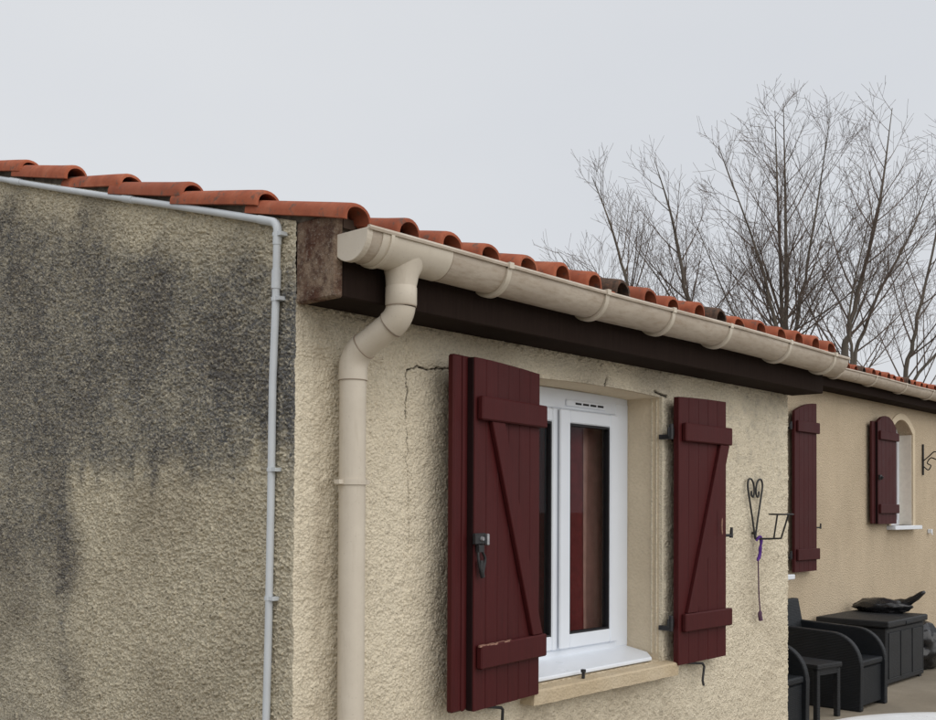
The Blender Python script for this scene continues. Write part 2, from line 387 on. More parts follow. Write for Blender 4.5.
for yc, zt, zb, w, a in ((1.50, 1.75, 0.95, 0.045, .8), (1.47, 1.60, 0.70, 0.03, .6), (0.36, 2.05, 1.72, 0.025, .75), (0.40, 2.2, 1.80, 0.05, .4), (0.62, 2.0, 1.62, 0.05, .35), (0.95, 2.1, 1.62, 0.06, .30),
                      (2.02, 3.0, 2.5, 0.035, .8), (1.25, 2.5, 1.70, .06, .3), (0.78, 2.4, 1.75, .05, .3), (1.72, 2.4, 1.1, .05, .35)):
    drip = drip + a*np.exp(-((YY-yc-0.012*ns)/w)**2)*sstep(zb-0.05, zb+0.15, ZZ)*(1-sstep(zt-0.05, zt+0.2, ZZ))*(0.7+0.3*nv)
edge = 0.55*np.exp(-(YY/0.05)**2)*sstep(1.45, 1.7, ZZ)*(1-sstep(2.1, 2.35, ZZ)) + 0.10*np.exp(-(YY/0.07)**2)
blot = 0.75*np.exp(-((YY-0.13)/0.13)**2-((ZZ-2.02)/0.16)**2)*(0.8+0.3*ns)
stain = np.clip(np.maximum(band, left) + 0.30*drip + edge*0.6 + blot*0.06 + 0.01 + 0.03*nl, 0, 1)
hgc = hg[:, 0]
PG = np.stack([-hg-0.001, YY, ZZ], -1)
# front wall with its relief, the opening left out
Xl = steps((0, 0.472, 0.0044), (0.472, 0.522, 0.0022), (0.522, OX0, 0.0044), (OX0, OX1, 0.005), (OX1, X1, 0.005)); ztop = 2.275
TTf = T
Zl = np.unique(np.concatenate([steps((0, 0.45, 0.012), (0.45, 0.72, 0.007), (0.72, OZ0, 0.0045), (OZ0, 2.075, 0.0045), (2.075, 2.118, 0.0024), (2.118, OZ1, 0.0035), (OZ1, ztop, 0.0045)), ]))
XX, ZF = np.meshgrid(Xl, Zl)
arch = np.where((XX > OX0) & (XX < OX1), 0.011*(1-((XX-(OX0+OX1)/2)/((OX1-OX0)/2))**2), 0)
ZA = ZF + arch*np.exp(-((ZF-OZ1)/0.09)**2)
hf = sample(NF, TX, XX, ZA)*0.0021*(0.3+0.7*sstep(0.0, 0.03, XX)) + sample(NS, 0.012, XX+3, ZA)*0.0013
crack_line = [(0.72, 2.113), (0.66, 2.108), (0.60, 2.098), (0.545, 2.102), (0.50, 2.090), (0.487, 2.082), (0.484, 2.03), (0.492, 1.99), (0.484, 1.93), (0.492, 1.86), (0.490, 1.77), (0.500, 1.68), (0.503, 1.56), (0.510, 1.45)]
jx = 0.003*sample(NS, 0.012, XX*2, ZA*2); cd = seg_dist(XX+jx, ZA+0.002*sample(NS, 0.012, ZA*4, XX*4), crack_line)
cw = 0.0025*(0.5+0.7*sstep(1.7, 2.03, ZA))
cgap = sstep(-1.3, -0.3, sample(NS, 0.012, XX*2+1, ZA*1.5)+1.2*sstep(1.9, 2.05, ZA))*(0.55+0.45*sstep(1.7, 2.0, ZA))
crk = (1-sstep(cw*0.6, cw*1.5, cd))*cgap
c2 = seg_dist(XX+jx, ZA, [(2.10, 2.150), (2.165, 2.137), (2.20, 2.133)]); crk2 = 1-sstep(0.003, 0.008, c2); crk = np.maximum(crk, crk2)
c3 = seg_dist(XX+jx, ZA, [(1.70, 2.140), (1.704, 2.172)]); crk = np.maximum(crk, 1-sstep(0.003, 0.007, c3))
hf = hf - 0.010*crk
hf += 0.005*sstep(2.215, 2.235, ZA+0.006*sample(NS, 0.012, XX*2, XX*0))*(sample(NS, 0.012, XX*2, ZA*2) > 0.1)  # ragged render under the eave beam
hf *= 1-0.6*np.exp(-((XX-OX1-0.012)/0.012)**2)*(ZA > OZ0)
dirt_tone = np.clip(0.20*sstep(2.0, 2.27, ZA)*(1+0.5*sample(NL, 0.012, XX, ZA)) + 0.22*np.exp(-((ZA-0.72)/0.22)**2)*sstep(1.0, 1.2, XX)*(1-sstep(2.15, 2.4, XX))*(1+0.4*sample(NV, 0.012, XX, ZA))
               + 0.10*np.clip(sample(NL, 0.012, XX+5, ZA), 0, 2) + 0.25*np.exp(-((XX-0.10)/0.03)**2)*(0.8+0.3*sample(NS, 0.012, XX, ZA)), 0, 0.7)  # grime under the sill and in patches; browner near the eave and downpipe
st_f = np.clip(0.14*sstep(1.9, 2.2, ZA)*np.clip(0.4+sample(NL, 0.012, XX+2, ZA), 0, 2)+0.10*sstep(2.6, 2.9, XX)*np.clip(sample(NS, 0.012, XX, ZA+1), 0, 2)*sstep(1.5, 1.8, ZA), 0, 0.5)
PF = np.stack([XX, -hf-0.001, ZA], -1)
# the two coats share one edge at the corner
hz = np.interp(ZA[:, 0], ZZ[:, 0], hgc); PF[:, 0, 0] = -hz-0.001
hy = np.interp(ZZ[:, 0], ZA[:, 0], hf[:, 0]); PG[:, 0, 1] = -hy-0.001
XC = (XX[:-1, :-1]+XX[1:, 1:])/2; ZC = (ZF[:-1, :-1]+ZF[1:, 1:])/2
keepF = ~((XC > OX0) & (XC < OX1) & (ZC > OZ0) & (ZC < OZ1))
front = grid_obj('front_wall', PF, keepF, 'facade', house, {'stain': st_f, 'dirt_tone': dirt_tone, 'crack': np.clip(crk*1.1, 0, 1)})
gable = grid_obj('gable_wall', PG, np.ones((len(T)-1, len(Yl)-1), bool), 'gable', house, {'stain': stain, 'dirt_tone': np.clip(0.08*nl+0.06, 0, 1), 'crack': np.zeros_like(stain)}, True)
gable['label'] = 'side wall with dark grey algae stains on its upper half'
# the body of the walls behind the coats
def wall_strip(mb, x0, x1, z0, z1, ya, yb, openings):
    """a wall lying along x, with openings (xa, xb, za, zb, rise) cut right through it"""
    xs = [x0]
    for (xa, xb, za, zb, ri) in openings: xs += list(np.linspace(xa, xb, 15 if ri else 2))
    xs.append(x1)
    for a, b in zip(xs[:-1], xs[1:]):
        m = (a+b)/2; hit = [o for o in openings if o[0] < m < o[1]]
        if not hit: mb.box(a, b, ya, yb, z0, z1); continue
        xa, xb, za, zb, ri = hit[0]; ht = lambda x: zb + ri*(1-((x-(xa+xb)/2)/((xb-xa)/2))**2)
        mb.box(a, b, ya, yb, z0, za); za1, zb1 = ht(a), ht(b)
        mb.add([(a,ya,za1),(b,ya,zb1),(b,yb,zb1),(a,yb,za1),(a,ya,z1),(b,ya,z1),(b,yb,z1),(a,yb,z1)],
               [(3,2,1,0),(4,5,6,7),(0,1,5,4),(2,3,7,6)])
    return mb
core = MB(); wall_strip(core, 0.012, X1-0.002, 0, 2.245, 0.012, 0.28, [(OX0, OX1, OZ0, OZ1, 0.011)]); core.build('wall_core', 'reveal', house)
yb = MB()                                       # rest of the gable, the return of the recess, far end, back
yb.add([(-0.001, 2.5, 0), (-0.001, YB, 0), (-0.001, YB, 2.9), (-0.001, YR, zr(YR)+0.055), (-0.001, 2.5, zr(2.5)+0.055)], [(4, 3, 2, 1, 0)])
yb.build('rear_gable_wall', 'gable', house)
MB().add([(X1-.22,.285,0),(X1-.001,.285,0),(X1-.001,Y2-.001,0),(X1-.22,Y2-.001,0),(X1-.22,.285,zr(.285)-.01),(X1-.001,.285,zr(.285)-.01),(X1-.001,Y2-.001,zr(Y2)-.01),(X1-.22,Y2-.001,zr(Y2)-.01)],[(3,2,1,0),(4,5,6,7),(0,1,5,4),(1,2,6,5),(2,3,7,6),(3,0,4,7)]).build('return_wall', 'wall2', house)
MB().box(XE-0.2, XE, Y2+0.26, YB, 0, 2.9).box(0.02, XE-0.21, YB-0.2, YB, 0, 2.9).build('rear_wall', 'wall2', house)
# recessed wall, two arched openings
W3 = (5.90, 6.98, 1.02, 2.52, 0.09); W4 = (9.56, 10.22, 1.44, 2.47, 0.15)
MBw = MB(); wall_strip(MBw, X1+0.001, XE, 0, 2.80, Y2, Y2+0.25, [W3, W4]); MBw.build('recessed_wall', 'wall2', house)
# moulded band round the small arched opening
def arch_pts(o, grow, n=14):
    xa, xb, za, zb, ri = o; xa -= grow; xb += grow; p = [(xa, za)]
    for i in range(n+1):
        x = xa+(xb-xa)*i/n; p.append((x, zb+grow*0.6+(ri+grow*0.4)*(1-((x-(xa+xb)/2)/((xb-xa)/2))**2)))
    return p + [(xb, za)]
m = MB(); inn = arch_pts(W4, 0.004); ou = arch_pts(W4, 0.075); n_ = len(inn)
v = [(x, Y2-0.012, z) for x, z in inn]+[(x, Y2-0.012, z) for x, z in ou]+[(x, Y2+0.01, z) for x, z in inn]+[(x, Y2+0.01, z) for x, z in ou]
f = []
for i in range(n_-1):
    f += [(i, i+1, n_+i+1, n_+i), (2*n_+i+1, 2*n_+i, 3*n_+i, 3*n_+i+1), (n_+i, n_+i+1, 3*n_+i+1, 3*n_+i), (i+1, i, 2*n_+i, 2*n_+i+1)]
m.add(v, f); m.build('window_surround', 'reveal', house)
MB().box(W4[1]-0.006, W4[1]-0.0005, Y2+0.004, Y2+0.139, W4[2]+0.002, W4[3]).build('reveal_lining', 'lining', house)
# reveal of the near window: smooth strip with the pale line of old sealant
m = MB(); m.box(OX1-0.006, OX1+0.0, 0.045, 0.052, OZ0+0.03, OZ1-0.005).box(OX1-0.005, OX1+0.0, 0.022, 0.026, OZ0+0.03, OZ1-0.005)
m.build('reveal_bead', 'facade', house)
MB().box(OX1+0.0005, OX1+0.014, -0.004, 0.0115, OZ0, OZ1).build('jamb_edge', 'facade', house)
MB().box(OX0-0.014, OX0-0.0005, -0.004, 0.0115, OZ0, OZ1).build('jamb_edge', 'facade', house)

# --- roof: underlay, verge mortar, eave beams, tiles
roof = MB()
def slab(x0, x1, ya, yb_, off=0.0, th=0.03):
    za, zb = zr(ya)+0.05+off, zr(yb_)+0.05+off
    roof.add([(x0,ya,za-th),(x1,ya,za-th),(x1,yb_,zb-th),(x0,yb_,zb-th),(x0,ya,za),(x1,ya,za),(x1,yb_,zb),(x0,yb_,zb)],
             [(3,2,1,0),(4,5,6,7),(0,1,5,4),(1,2,6,5),(2,3,7,6),(3,0,4,7)])
slab(0.03, X1+0.04, -0.19, Y2-0.27); slab(0.03, XE+0.1, Y2-0.27+0.001, YR)
zt = zr(YR)+0.05
roof.add([(0.03,YR+.001,zt-.03),(XE+.1,YR+.001,zt-.03),(XE+.1,YB+.4,2.9),(0.03,YB+.4,2.9),(0.03,YR+.001,zt),(XE+.1,YR+.001,zt),(XE+.1,YB+.4,2.93),(0.03,YB+.4,2.93)],
         [(3,2,1,0),(4,5,6,7),(0,1,5,4),(1,2,6,5),(2,3,7,6),(3,0,4,7)])
roof_o = roof.build('roof', 'deck', house)

def tile_mesh(name, mat, seed):
    """roman tile: a roll and a shallow pan in one piece, lower end at y = 0, running up the slope (+y)"""
    r = random.Random(seed); Lg = 0.50; th = 0.013; prof = []
    for i in range(13):
        a = PI*(1-i/12); prof.append((0.056*math.cos(a), 0.060*max(0, math.sin(a))**0.85))
    prof += [(0.075, -0.006), (0.100, -0.010), (0.125, -0.006), (0.144, 0.002)]
    n = len(prof); nrm = []
    for i in range(n):
        a = prof[max(0, i-1)]; b = prof[min(n-1, i+1)]; dx, dz = b[0]-a[0], b[1]-a[1]; l = math.hypot(dx, dz) or 1; nrm.append((-dz/l, dx/l))
    V = []; F = []; ys = [0, 0.004, 0.012, 0.10, Lg]
    for y in ys:
        k = 1.0 - 0.10*y/Lg; ins = 0.004 if y == 0 else (0.0012 if y == 0.004 else 0)
        for (x, z), (nx, nz) in zip(prof, nrm): V.append((x*k+nx*(-ins), y, z*k+nz*(-ins)+0.215*y))
    for y in ys:
        k = 1.0 - 0.10*y/Lg
        for (x, z), (nx, nz) in zip(prof, nrm): V.append((x*k-nx*th, y, z*k-nz*th+0.215*y))
    o2 = len(ys)*n
    for i in range(len(ys)-1):
        for j in range(n-1):
            a = i*n+j; F.append((a, a+1, a+n+1, a+n)); b = o2+a; F.append((b+1, b, b+n, b+n+1))
        F.append((i*n, (i+1)*n, o2+(i+1)*n, o2+i*n)); e = n-1; F.append(((i+1)*n+e, i*n+e, o2+i*n+e, o2+(i+1)*n+e))
    for j in range(n-1):
        F.append((j+1, j, o2+j, o2+j+1)); q = (len(ys)-1)*n; F.append((q+j, q+j+1, o2+q+j+1, o2+q+j))
    kx, kz, ph = r.uniform(.94, 1.06), r.uniform(.90, 1.08), r.uniform(0, 6)
    V = [(x*kx+0.0022*math.sin(y*9+ph), y+0.004*math.sin(x*40+ph)*(y < 0.02), (z-0.215*y)*kz+0.215*y+0.0022*math.sin(y*7+x*25+ph)) for x, y, z in V]
    me = bpy.data.meshes.new(name); me.from_pydata(V, [], F); me.materials.append(MAT[mat]); me.shade_smooth(); me.set_sharp_from_angle(angle=math.radians(50)); return me
TILES = [tile_mesh('roof_tile', 'tile', q) for q in (1, 3, 4, 5)]; TILE = TILES[0]; TILED = tile_mesh('roof_tile_lichen', 'tile_dark', 2)
PITCH = 0.2
def put_tile(x, row, y0, z0, dark=False):
    o = link('roof_tile', TILED if dark else random.choice(TILES), roof_o)
    o.location = (x+random.uniform(-.004, .004), y0+0.43*row+random.uniform(-.016, .012), z0+0.43*SL*row+random.uniform(-.003, .004))
    o.rotation_euler = (random.uniform(-.014, .014), random.uniform(-.04, .04), random.uniform(-.03, .03)); o.scale = (1, 1, 1)
    return o
ZE = 2.462
dark_set = {(2, 1), (3, 1), (7, 0), (4, 1), (11, 0), (13, 1), (9, 1)}
for k in range(18):
    for row in range(2): put_tile(0.055+PITCH*k-(0.028 if k == 0 else 0), row, -0.25, ZE+(0.006 if k == 0 else 0), (k, row) in dark_set)
for row in range(2, 10): put_tile(0.027, row, -0.25, ZE+0.006)
Z2 = ZE + SL*(1.43+0.25) + 0.035
for k in range(50):
    put_tile(X1+0.14+PITCH*k, 0, 1.43, Z2, k in (17, 23, 29, 34))
# the tiles farther up the slopes, out of sight from below
fld = MB(); tv = [tuple(v.co) for v in TILE.vertices]; tf = [tuple(p.vertices) for p in TILE.polygons]
for k in range(1, 68):
    x = 0.055+PITCH*k
    for row in range(2 if k < 18 else 5, 10):
        fld.add([(p[0]+x, p[1]-0.25+0.43*row, p[2]+ZE+0.43*SL*row) for p in tv], tf)
fo = mesh_obj('upper_tiles', fld.v, fld.f, 'tile', roof_o, True); fo['kind'] = 'stuff'
m = MB()                                       # mortar bedding under the verge tiles
for i in range(11):
    y = -0.17+0.4*i; m.add([(0.010,y,zr(y)-.03),(0.095,y,zr(y)-.03),(0.095,y+.39,zr(y+.39)-.03),(0.010,y+.39,zr(y+.39)-.03),(0.010,y,zr(y)+.062),(0.075,y,zr(y)+.075),(0.075,y+.39,zr(y+.39)+.040),(0.010,y+.39,zr(y+.39)+.030)],[(3,2,1,0),(4,5,6,7),(0,1,5,4),(1,2,6,5),(2,3,7,6),(3,0,4,7)])
m.build('verge_mortar', 'mortar', house)
MB().box(0.032, X1+0.05, -0.185, -0.001, 2.247, 2.40).build('eave_beam', 'beam', house, bevel=0.004)
MB().box(X1+0.055, XE+0.05, Y2-0.19, Y2-0.001, 2.765, 2.90).build('eave_beam', 'beam', house, bevel=0.004)
# rough concrete block that closes the eave at the corner
m = MB(); m.box(-0.004, 0.030, -0.192, -0.004, 2.243, 2.50); cb = m.build('corner_corbel', 'corbel', house, bevel=0.006)
cb['label'] = 'flaking brown concrete block closing the eave at the corner'

# --- near window
win = part_empty('window', house, 'white plastic window with red and brown curtains')
FY = 0.185
m = MB(); m.box(OX0, OX0+0.10, FY, FY+0.06, 0.955, 2.10).box(OX1-0.105, OX1, FY, FY+0.06, 0.955, 2.10)
m.box(OX0, OX1, FY+0.002, FY+0.06, 2.045, 2.134).box(OX0, OX1, FY+0.002, FY+0.06, 0.93, 0.985)
m.build('frame', 'white', win, bevel=0.004)
XM = 1.615
def sash(xa, xb, ya, za=0.985, zb=2.043, w=0.062):
    m = MB(); m.box(xa, xa+w, ya, ya+0.05, za, zb).box(xb-w, xb, ya, ya+0.05, za, zb)
    m.box(xa+w, xb-w, ya+0.0015, ya+0.05, zb-w*0.95, zb).box(xa+w, xb-w, ya+0.0015, ya+0.05, za, za+w)
    m.build('sash', 'white', win, bevel=0.005)
    g_ = MB(); t = 0.008
    for (p, q, r, s_) in ((xa+w, xa+w+t, za+w, zb-w), (xb-w-t, xb-w, za+w, zb-w), (xa+w+t, xb-w-t, za+w, za+w+t), (xa+w+t, xb-w-t, zb-w-t, zb-w)): g_.box(p, q, ya+0.006, ya+0.04, r, s_)
    g_.build('gasket', 'rubber', win)
    MB().box(xa+w+t, xb-w-t, ya+0.018, ya+0.024, za+w+t, zb-w-t).build('pane', 'glass', win)
sash(OX0+0.10, XM-0.001, FY-0.012); sash(XM, OX1-0.106, FY-0.016)
MB().box(XM-0.030, XM+0.012, FY-0.030, FY-0.0165, 0.99, 2.04).build('meeting_strip', 'white', win, bevel=0.004)
# trickle vent with its row of slots
MB().box(1.66, 1.965, FY-0.006, FY+0.004, 2.060, 2.090).build('vent_cover', 'white', win, bevel=0.003)
m = MB()
for k in range(4):
    for j in range(4): m.box(1.725+0.057*k+0.0115*j, 1.725+0.057*k+0.0115*j+0.009, FY-0.0085, FY-0.0055, 2.070, 2.079)
m.build('vent_slots', 'rubber', win)
# white inner sill sloping outwards
m = MB(); m.add([(OX0+.012, 0.005, 0.905), (OX1-.07, 0.005, 0.905), (OX1-.004, 0.07, 0.912), (OX1-.004, FY+.02, 0.93), (OX0+.012, FY+.02, 0.93),
                 (OX0+.012, 0.005, 0.922), (OX1-.07, 0.005, 0.922), (OX1-.004, 0.07, 0.934), (OX1-.004, FY+.02, 0.957), (OX0+.012, FY+.02, 0.957)],
                [(4,3,2,1,0),(5,6,7,8,9),(0,1,6,5),(1,2,7,6),(2,3,8,7),(3,4,9,8),(4,0,5,9)])
m.build('sill_board', 'white', win, bevel=0.004)
def curtain(name, xa, xb, y, za, zb, folds, amp, mat):
    V = []; F = []; n = folds*8
    for i in range(n+1):
        x = xa+(xb-xa)*i/n; ph = i/8*2*PI
        for j in range(9):
            t = j/8; V.append((x+0.012*math.sin(ph*0.5+t*2), y+amp*(0.4+0.6*t)*math.sin(ph+0.5*math.sin(t*3)), zb+(za-zb)*t))
    for i in range(n):
        for j in range(8): a = i*9+j; F.append((a, a+9, a+10, a+1))
    o = mesh_obj(name, V, F, mat, win, True); mo = o.modifiers.new('thick', 'SOLIDIFY'); mo.thickness = 0.003; return o
curtain('curtain', 1.30, 1.925, 0.285, 0.86, 2.12, 6, 0.016, 'curtain_red')
curtain('curtain', 1.895, 2.10, 0.302, 0.86, 2.12, 2, 0.008, 'curtain_brown')
m = MB(); m.box(0.6, 2.9, 2.2, 2.22, 0, 2.2).box(0.6, 2.9, 0.29, 2.2, 2.2, 2.22).box(0.6, 2.9, 0.29, 2.2, 0.01, 0.02).box(0.6, 0.62, 0.29, 2.2, 0, 2.2).box(2.9, 2.92, 0.29, 2.2, 0, 2.2)
m.build('room', 'inner', house)
# stone sill
m = MB(); prof = [(-0.068, 0.836), (-0.070, 0.888), (-0.062, 0.894), (0.10, 0.903), (0.10, 0.836)]
m.extrude_x(prof, 1.125, 2.195, steps=24); so = m.build('stone_sill', 'stone', house)
for v_ in so.data.vertices:
    r_ = random.Random(int(v_.co.x*1000)*7+int(v_.co.z*999)); v_.co.y += r_.uniform(-.0018, .0018); v_.co.z += r_.uniform(-.0015, .0015)
MB().tube([(1.50, -0.030, 0.896), (1.50, -0.032, 0.925)], [0.008, 0.007], 8).box(1.492, 1.508, -0.040, -0.022, 0.920, 0.934).build('shutter_stop', 'iron', house, bevel=0.002)

# --- the two windows in the recessed wall
def far_window(o, label):
    xa, xb, za, zb, ri = o; w_ = part_empty('window', house, label); y = Y2+0.14; fw_ = 0.06
    ht = lambda x: zb+ri*(1-((x-(xa+xb)/2)/((xb-xa)/2))**2)
    m = MB(); m.box(xa, xa+fw_, y, y+.06, za, ht(xa+fw_*.5)).box(xb-fw_, xb, y, y+.06, za, ht(xa+fw_*.5)).box(xa+fw_, xb-fw_, y+.001, y+.06, za, za+fw_)
    xs = np.linspace(xa+fw_, xb-fw_, 11)
    for a, b in zip(xs[:-1], xs[1:]):
        za_, zb_ = ht(a), ht(b); m.add([(a,y,za_-fw_),(b,y,zb_-fw_),(b,y+.06,zb_-fw_),(a,y+.06,za_-fw_),(a,y,za_),(b,y,zb_),(b,y+.06,zb_),(a,y+.06,za_)], [(3,2,1,0),(4,5,6,7),(0,1,5,4),(2,3,7,6)])
    m.build('frame', 'white', w_)
    MB().box(xa+.055, xb-.055, y+.025, y+.031, za+.055, zb+ri*0.4-.02).build('pane', 'glass', w_)
    MB().box(xa-.02, xb+.02, y+.13, y+.14, za, zb+ri).build('blind', 'curtain_brown', w_)
far_window(W3, None); far_window(W4, None)
MB().box(W4[0]-0.11, W4[1]+0.05, Y2-0.10, Y2+0.13, W4[2]-0.045, W4[2]+0.0).build('sill', 'white', house, bevel=0.006)
MB().box(W3[0]-0.06, W3[1]+0.02, Y2-0.09, Y2+0.13, W3[2]-0.045, W3[2]+0.0).build('sill', 'white', house, bevel=0.006)

# ------------------------------------------------------------------ shutters
def shutter(label, width, z0, z1, hinge, ang, mirror, rise, battens, nplanks=5, astragal=False, mat='red', latch=True, brace=True, worn=False, th=0.028, hinges=True, dome=False):
    """leaf lying along local +x from its hinge; the seen face looks to local -y; mirror swings it to -x"""
    root = thing('shutter', label, 'shutter', hinge, ang, 'wooden shutters folded open on the house walls')
    sx = -1 if mirror else 1; H = z1-z0; ez = hinge[2]; b0 = z0-ez
    top = lambda x: b0+H-(rise*(1-x/width)**2 if not dome else rise*abs((x/(width+0.06)-0.5)*2)**2.2)          # arched head: lowest at the hinge when open
    pw = width/nplanks
    for i in range(nplanks):
        xa, xb = i*pw+0.0006, (i+1)*pw-0.0006; off = random.uniform(-.0006, .0006); c = 0.0030
        V = []
        sec = [(xa, 0), (xa, -th+c), (xa+c, -th), (xb-c, -th), (xb, -th+c), (xb, 0)]
        for (x, y) in sec: V.append((sx*x, y+off, b0+random.uniform(0, .0015)))
        for (x, y) in sec: V.append((sx*x, y+off, top(x)))
        F = [(0,1,2,3,4,5), (11,10,9,8,7,6)] + [(j, (j+1) % 6, 6+(j+1) % 6, 6+j) for j in range(6)]
        mb = MB(); mb.add(V, F); mb.build('plank', mat, root)
    for k, (ba, bb) in enumerate(battens):
        xa, xb = -0.018, width*(0.985 if not astragal else 0.97)
        if not astragal: xa, xb = 0.025, width+0.018
        ya, ybk = -th-0.026, -th-0.0005; x_, X_ = sorted((sx*xa, sx*xb)); mb = MB()
        mb.box(x_, X_, ya, ybk, ba-ez, bb-ez); mb.build('batten', mat, root, bevel=0.005)
        if worn and k == 1:
            mm = MB(); rr_ = random.Random(5)
            for q in range(11):
                a = 0.22+0.19*rr_.random(); l = 0.012+0.03*rr_.random(); xs_ = sorted((sx*a, sx*(a+l))); yy = ya+0.003+0.010*rr_.random()
                mm.box(xs_[0], xs_[1], yy-0.0035, yy+0.004, bb-ez-0.006, bb-ez+0.0007)
            mm.build('chipped_edge', 'bare', root)
    if brace:
        z_lo, z_hi = battens[1][1]-ez+0.001, battens[0][0]-ez-0.001; wB = 0.085
        if not mirror: xl, xh = 0.055, width-0.085
        else: xl, xh = 0.075, width-0.085
        # left edge of the board in the picture; hinge side low, free side high
        pts = [(xl-(wB if mirror else 0), z_lo), (xl+(0 if mirror else wB), z_lo), (min(width, xh+(0 if mirror else wB)), z_hi), (xh-(wB if mirror else 0), z_hi)]
        pts = [(max(0.004, x), z) for x, z in pts]
        V = [(sx*x, -th-0.020, z) for x, z in pts]+[(sx*x, -th-0.0005, z) for x, z in pts]
        mb = MB(); mb.add(V, [(0,1,2,3), (7,6,5,4), (0,4,5,1), (1,5,6,2), (2,6,7,3), (3,7,4,0)]); mb.build('brace', mat, root, bevel=0.003)
    if astragal:
        xs_ = sorted((sx*(width-0.03), sx*(width+0.088)))
        mb = MB(); mb.box(xs_[0], xs_[1], 0.0015, 0.030, b0+0.004, (top(width) if dome else b0+H+0.004)); mb.build('cover_strip', mat, root, bevel=0.006)
        xs_ = sorted((sx*(width+0.022), sx*(width+0.040))); MB().box(xs_[0], xs_[1], -0.0035, 0.002, b0+0.004, (top(width+0.03) if dome else b0+H)).build('cover_moulding', mat, root, bevel=0.002)
        xs_ = sorted((sx*(width+0.0005), sx*(width+0.005))); MB().box(xs_[0], xs_[1], -th+0.006, 0.001, b0+0.003, (top(width)-.01 if dome else b0+H-0.002)).build('edge_strip', 'dark_edge', root)  # dark strip along the free edge of the leaf
    if hinges:
        for (ba, bb) in battens:
            zc = (ba+bb)/2-ez; mb = MB(); mb.box(*sorted((-sx*0.050, sx*0.03)), -0.004, 0.004, zc-0.020, zc+0.020)
            mb.tube([(-sx*0.028, -0.004, zc-0.036), (-sx*0.028, -0.004, zc+0.036)], 0.011, 8); mb.box(*sorted((-sx*0.040, -sx*0.016)), -0.002, hinge[1]*-1+0.006 if hinge[1] < 0 else Y2-hinge[1]+0.006, zc-0.034, zc-0.012)
            mb.build('hinge', 'iron', root, bevel=0.0015)
    return root
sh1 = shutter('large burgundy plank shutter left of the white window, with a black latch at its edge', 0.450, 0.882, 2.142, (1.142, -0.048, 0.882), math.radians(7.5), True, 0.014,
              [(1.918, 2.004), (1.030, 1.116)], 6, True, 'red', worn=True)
sh2 = shutter('burgundy plank shutter right of the white window with a pale scratch', 0.450, 0.882, 2.136, (2.180, -0.050, 0.882), 0.0, False, 0.010,
              [(1.920, 2.006), (1.034, 1.118)], 5, False, 'red')
sh3 = shutter('tall narrow burgundy shutter just past the near wall corner', 0.47, 1.035, 2.612, (7.02, Y2-0.05, 1.035), 0.0, False, 0.10,
              [(2.325, 2.428), (1.142, 1.246)], 5, False, 'red2', brace=False)
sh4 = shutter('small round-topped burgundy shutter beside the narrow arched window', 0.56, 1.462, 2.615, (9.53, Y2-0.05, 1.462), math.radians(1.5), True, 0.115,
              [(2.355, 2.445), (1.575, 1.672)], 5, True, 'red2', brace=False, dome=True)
# pale scratch on the second leaf
MB().tube(bez([(0.372, -0.0487, 0.60), (0.366, -0.0489, 0.635), (0.372, -0.0487, 0.68)], 4), [0.0015]+[0.0042]*7+[0.0015], 6).build('scratch', 'bare', sh2)
# latch of the first leaf with a hanging shackle and key-like loop
def latch(root, x, z, y):
    m = MB(); m.box(x-0.045, x+0.022, y-0.016, y, z-0.018, z+0.022); m.build('latch_plate', 'iron', root, bevel=0.003)
    m = MB(); m.box(x+0.018, x+0.030, y-0.026, y, z-0.022, z+0.020); m.build('latch_tab', 'steel', root, bevel=0.003)
    m = MB(); m.tube([(x-0.008, y-0.014, z+0.002), (x-0.008, y-0.024, z+0.002)], [0.010, 0.007], 10); m.build('latch_bolt', 'steel', root)
    m = MB(); lp = [(x-0.020, y-0.012, z-0.020), (x-0.028, y-0.014, z-0.060), (x-0.018, y-0.016, z-0.105), (x-0.004, y-0.016, z-0.125), (x+0.006, y-0.015, z-0.105), (x+0.016, y-0.014, z-0.070), (x-0.002, y-0.013, z-0.040), (x-0.010, y-0.012, z-0.020)]
    m.tube(bez(lp, 5), 0.0052, 7); m.box(x-0.030, x+0.002, y-0.020, y-0.006, z-0.045, z-0.020); m.tube(bez([(x-0.012, y-0.016, z-0.075), (x-0.012, y-0.017, z-0.11), (x-0.004, y-0.018, z-0.135)], 3), 0.009, 7)
    m.build('latch_hook', 'iron', root, smooth=True, bevel=0)
latch(sh1, -0.420, 1.492-0.882, -0.029)
MB().box(-0.56, -0.505, -0.05, -0.028, 1.93-1.462, 1.98-1.462).tube([(-0.54, -0.05, .47), (-0.54, -0.07, .50)], 0.014, 7).build('latch', 'iron', sh4, bevel=0.003)
# hold-back hooks fixed to the walls
def stay(name, label, pts, r=0.006):
    o = MB().tube(pts, r, 7).build(name, 'iron'); return tag(o, label, 'shutter hook', 'iron shutter hooks on the walls')
stay('shutter_stay', 'black iron stay bent down under the shutter left of the window', [(0.83, -0.006, 0.872), (0.835, -0.045, 0.872), (0.945, -0.055, 0.853), (0.952, -0.056, 0.845), (0.950, -0.055, 0.79)])
stay('shutter_stay', 'black iron stay bent down under the shutter right of the window', [(2.325, -0.004, 0.873), (2.33, -0.045, 0.874), (2.44, -0.055, 0.862), (2.455, -0.055, 0.845), (2.440, -0.055, 0.78), (2.445, -0.058, 0.755)])
def catch(label, x, y, z):
    m = MB(); m.tube([(x-0.06, y+0.062, z), (x-0.06, y-0.005, z), (x+0.012, y-0.022, z)], 0.0075, 7).tube([(x+0.012, y-0.022, z-0.012), (x+0.012, y-0.024, z+0.040)], [0.010, 0.007], 7)
    return tag(m.build('shutter_catch', 'iron'), label, 'shutter catch', 'iron shutter hooks on the walls')
catch('small black catch on the outer edge of the scratched shutter', 2.67, -0.055, 1.475)
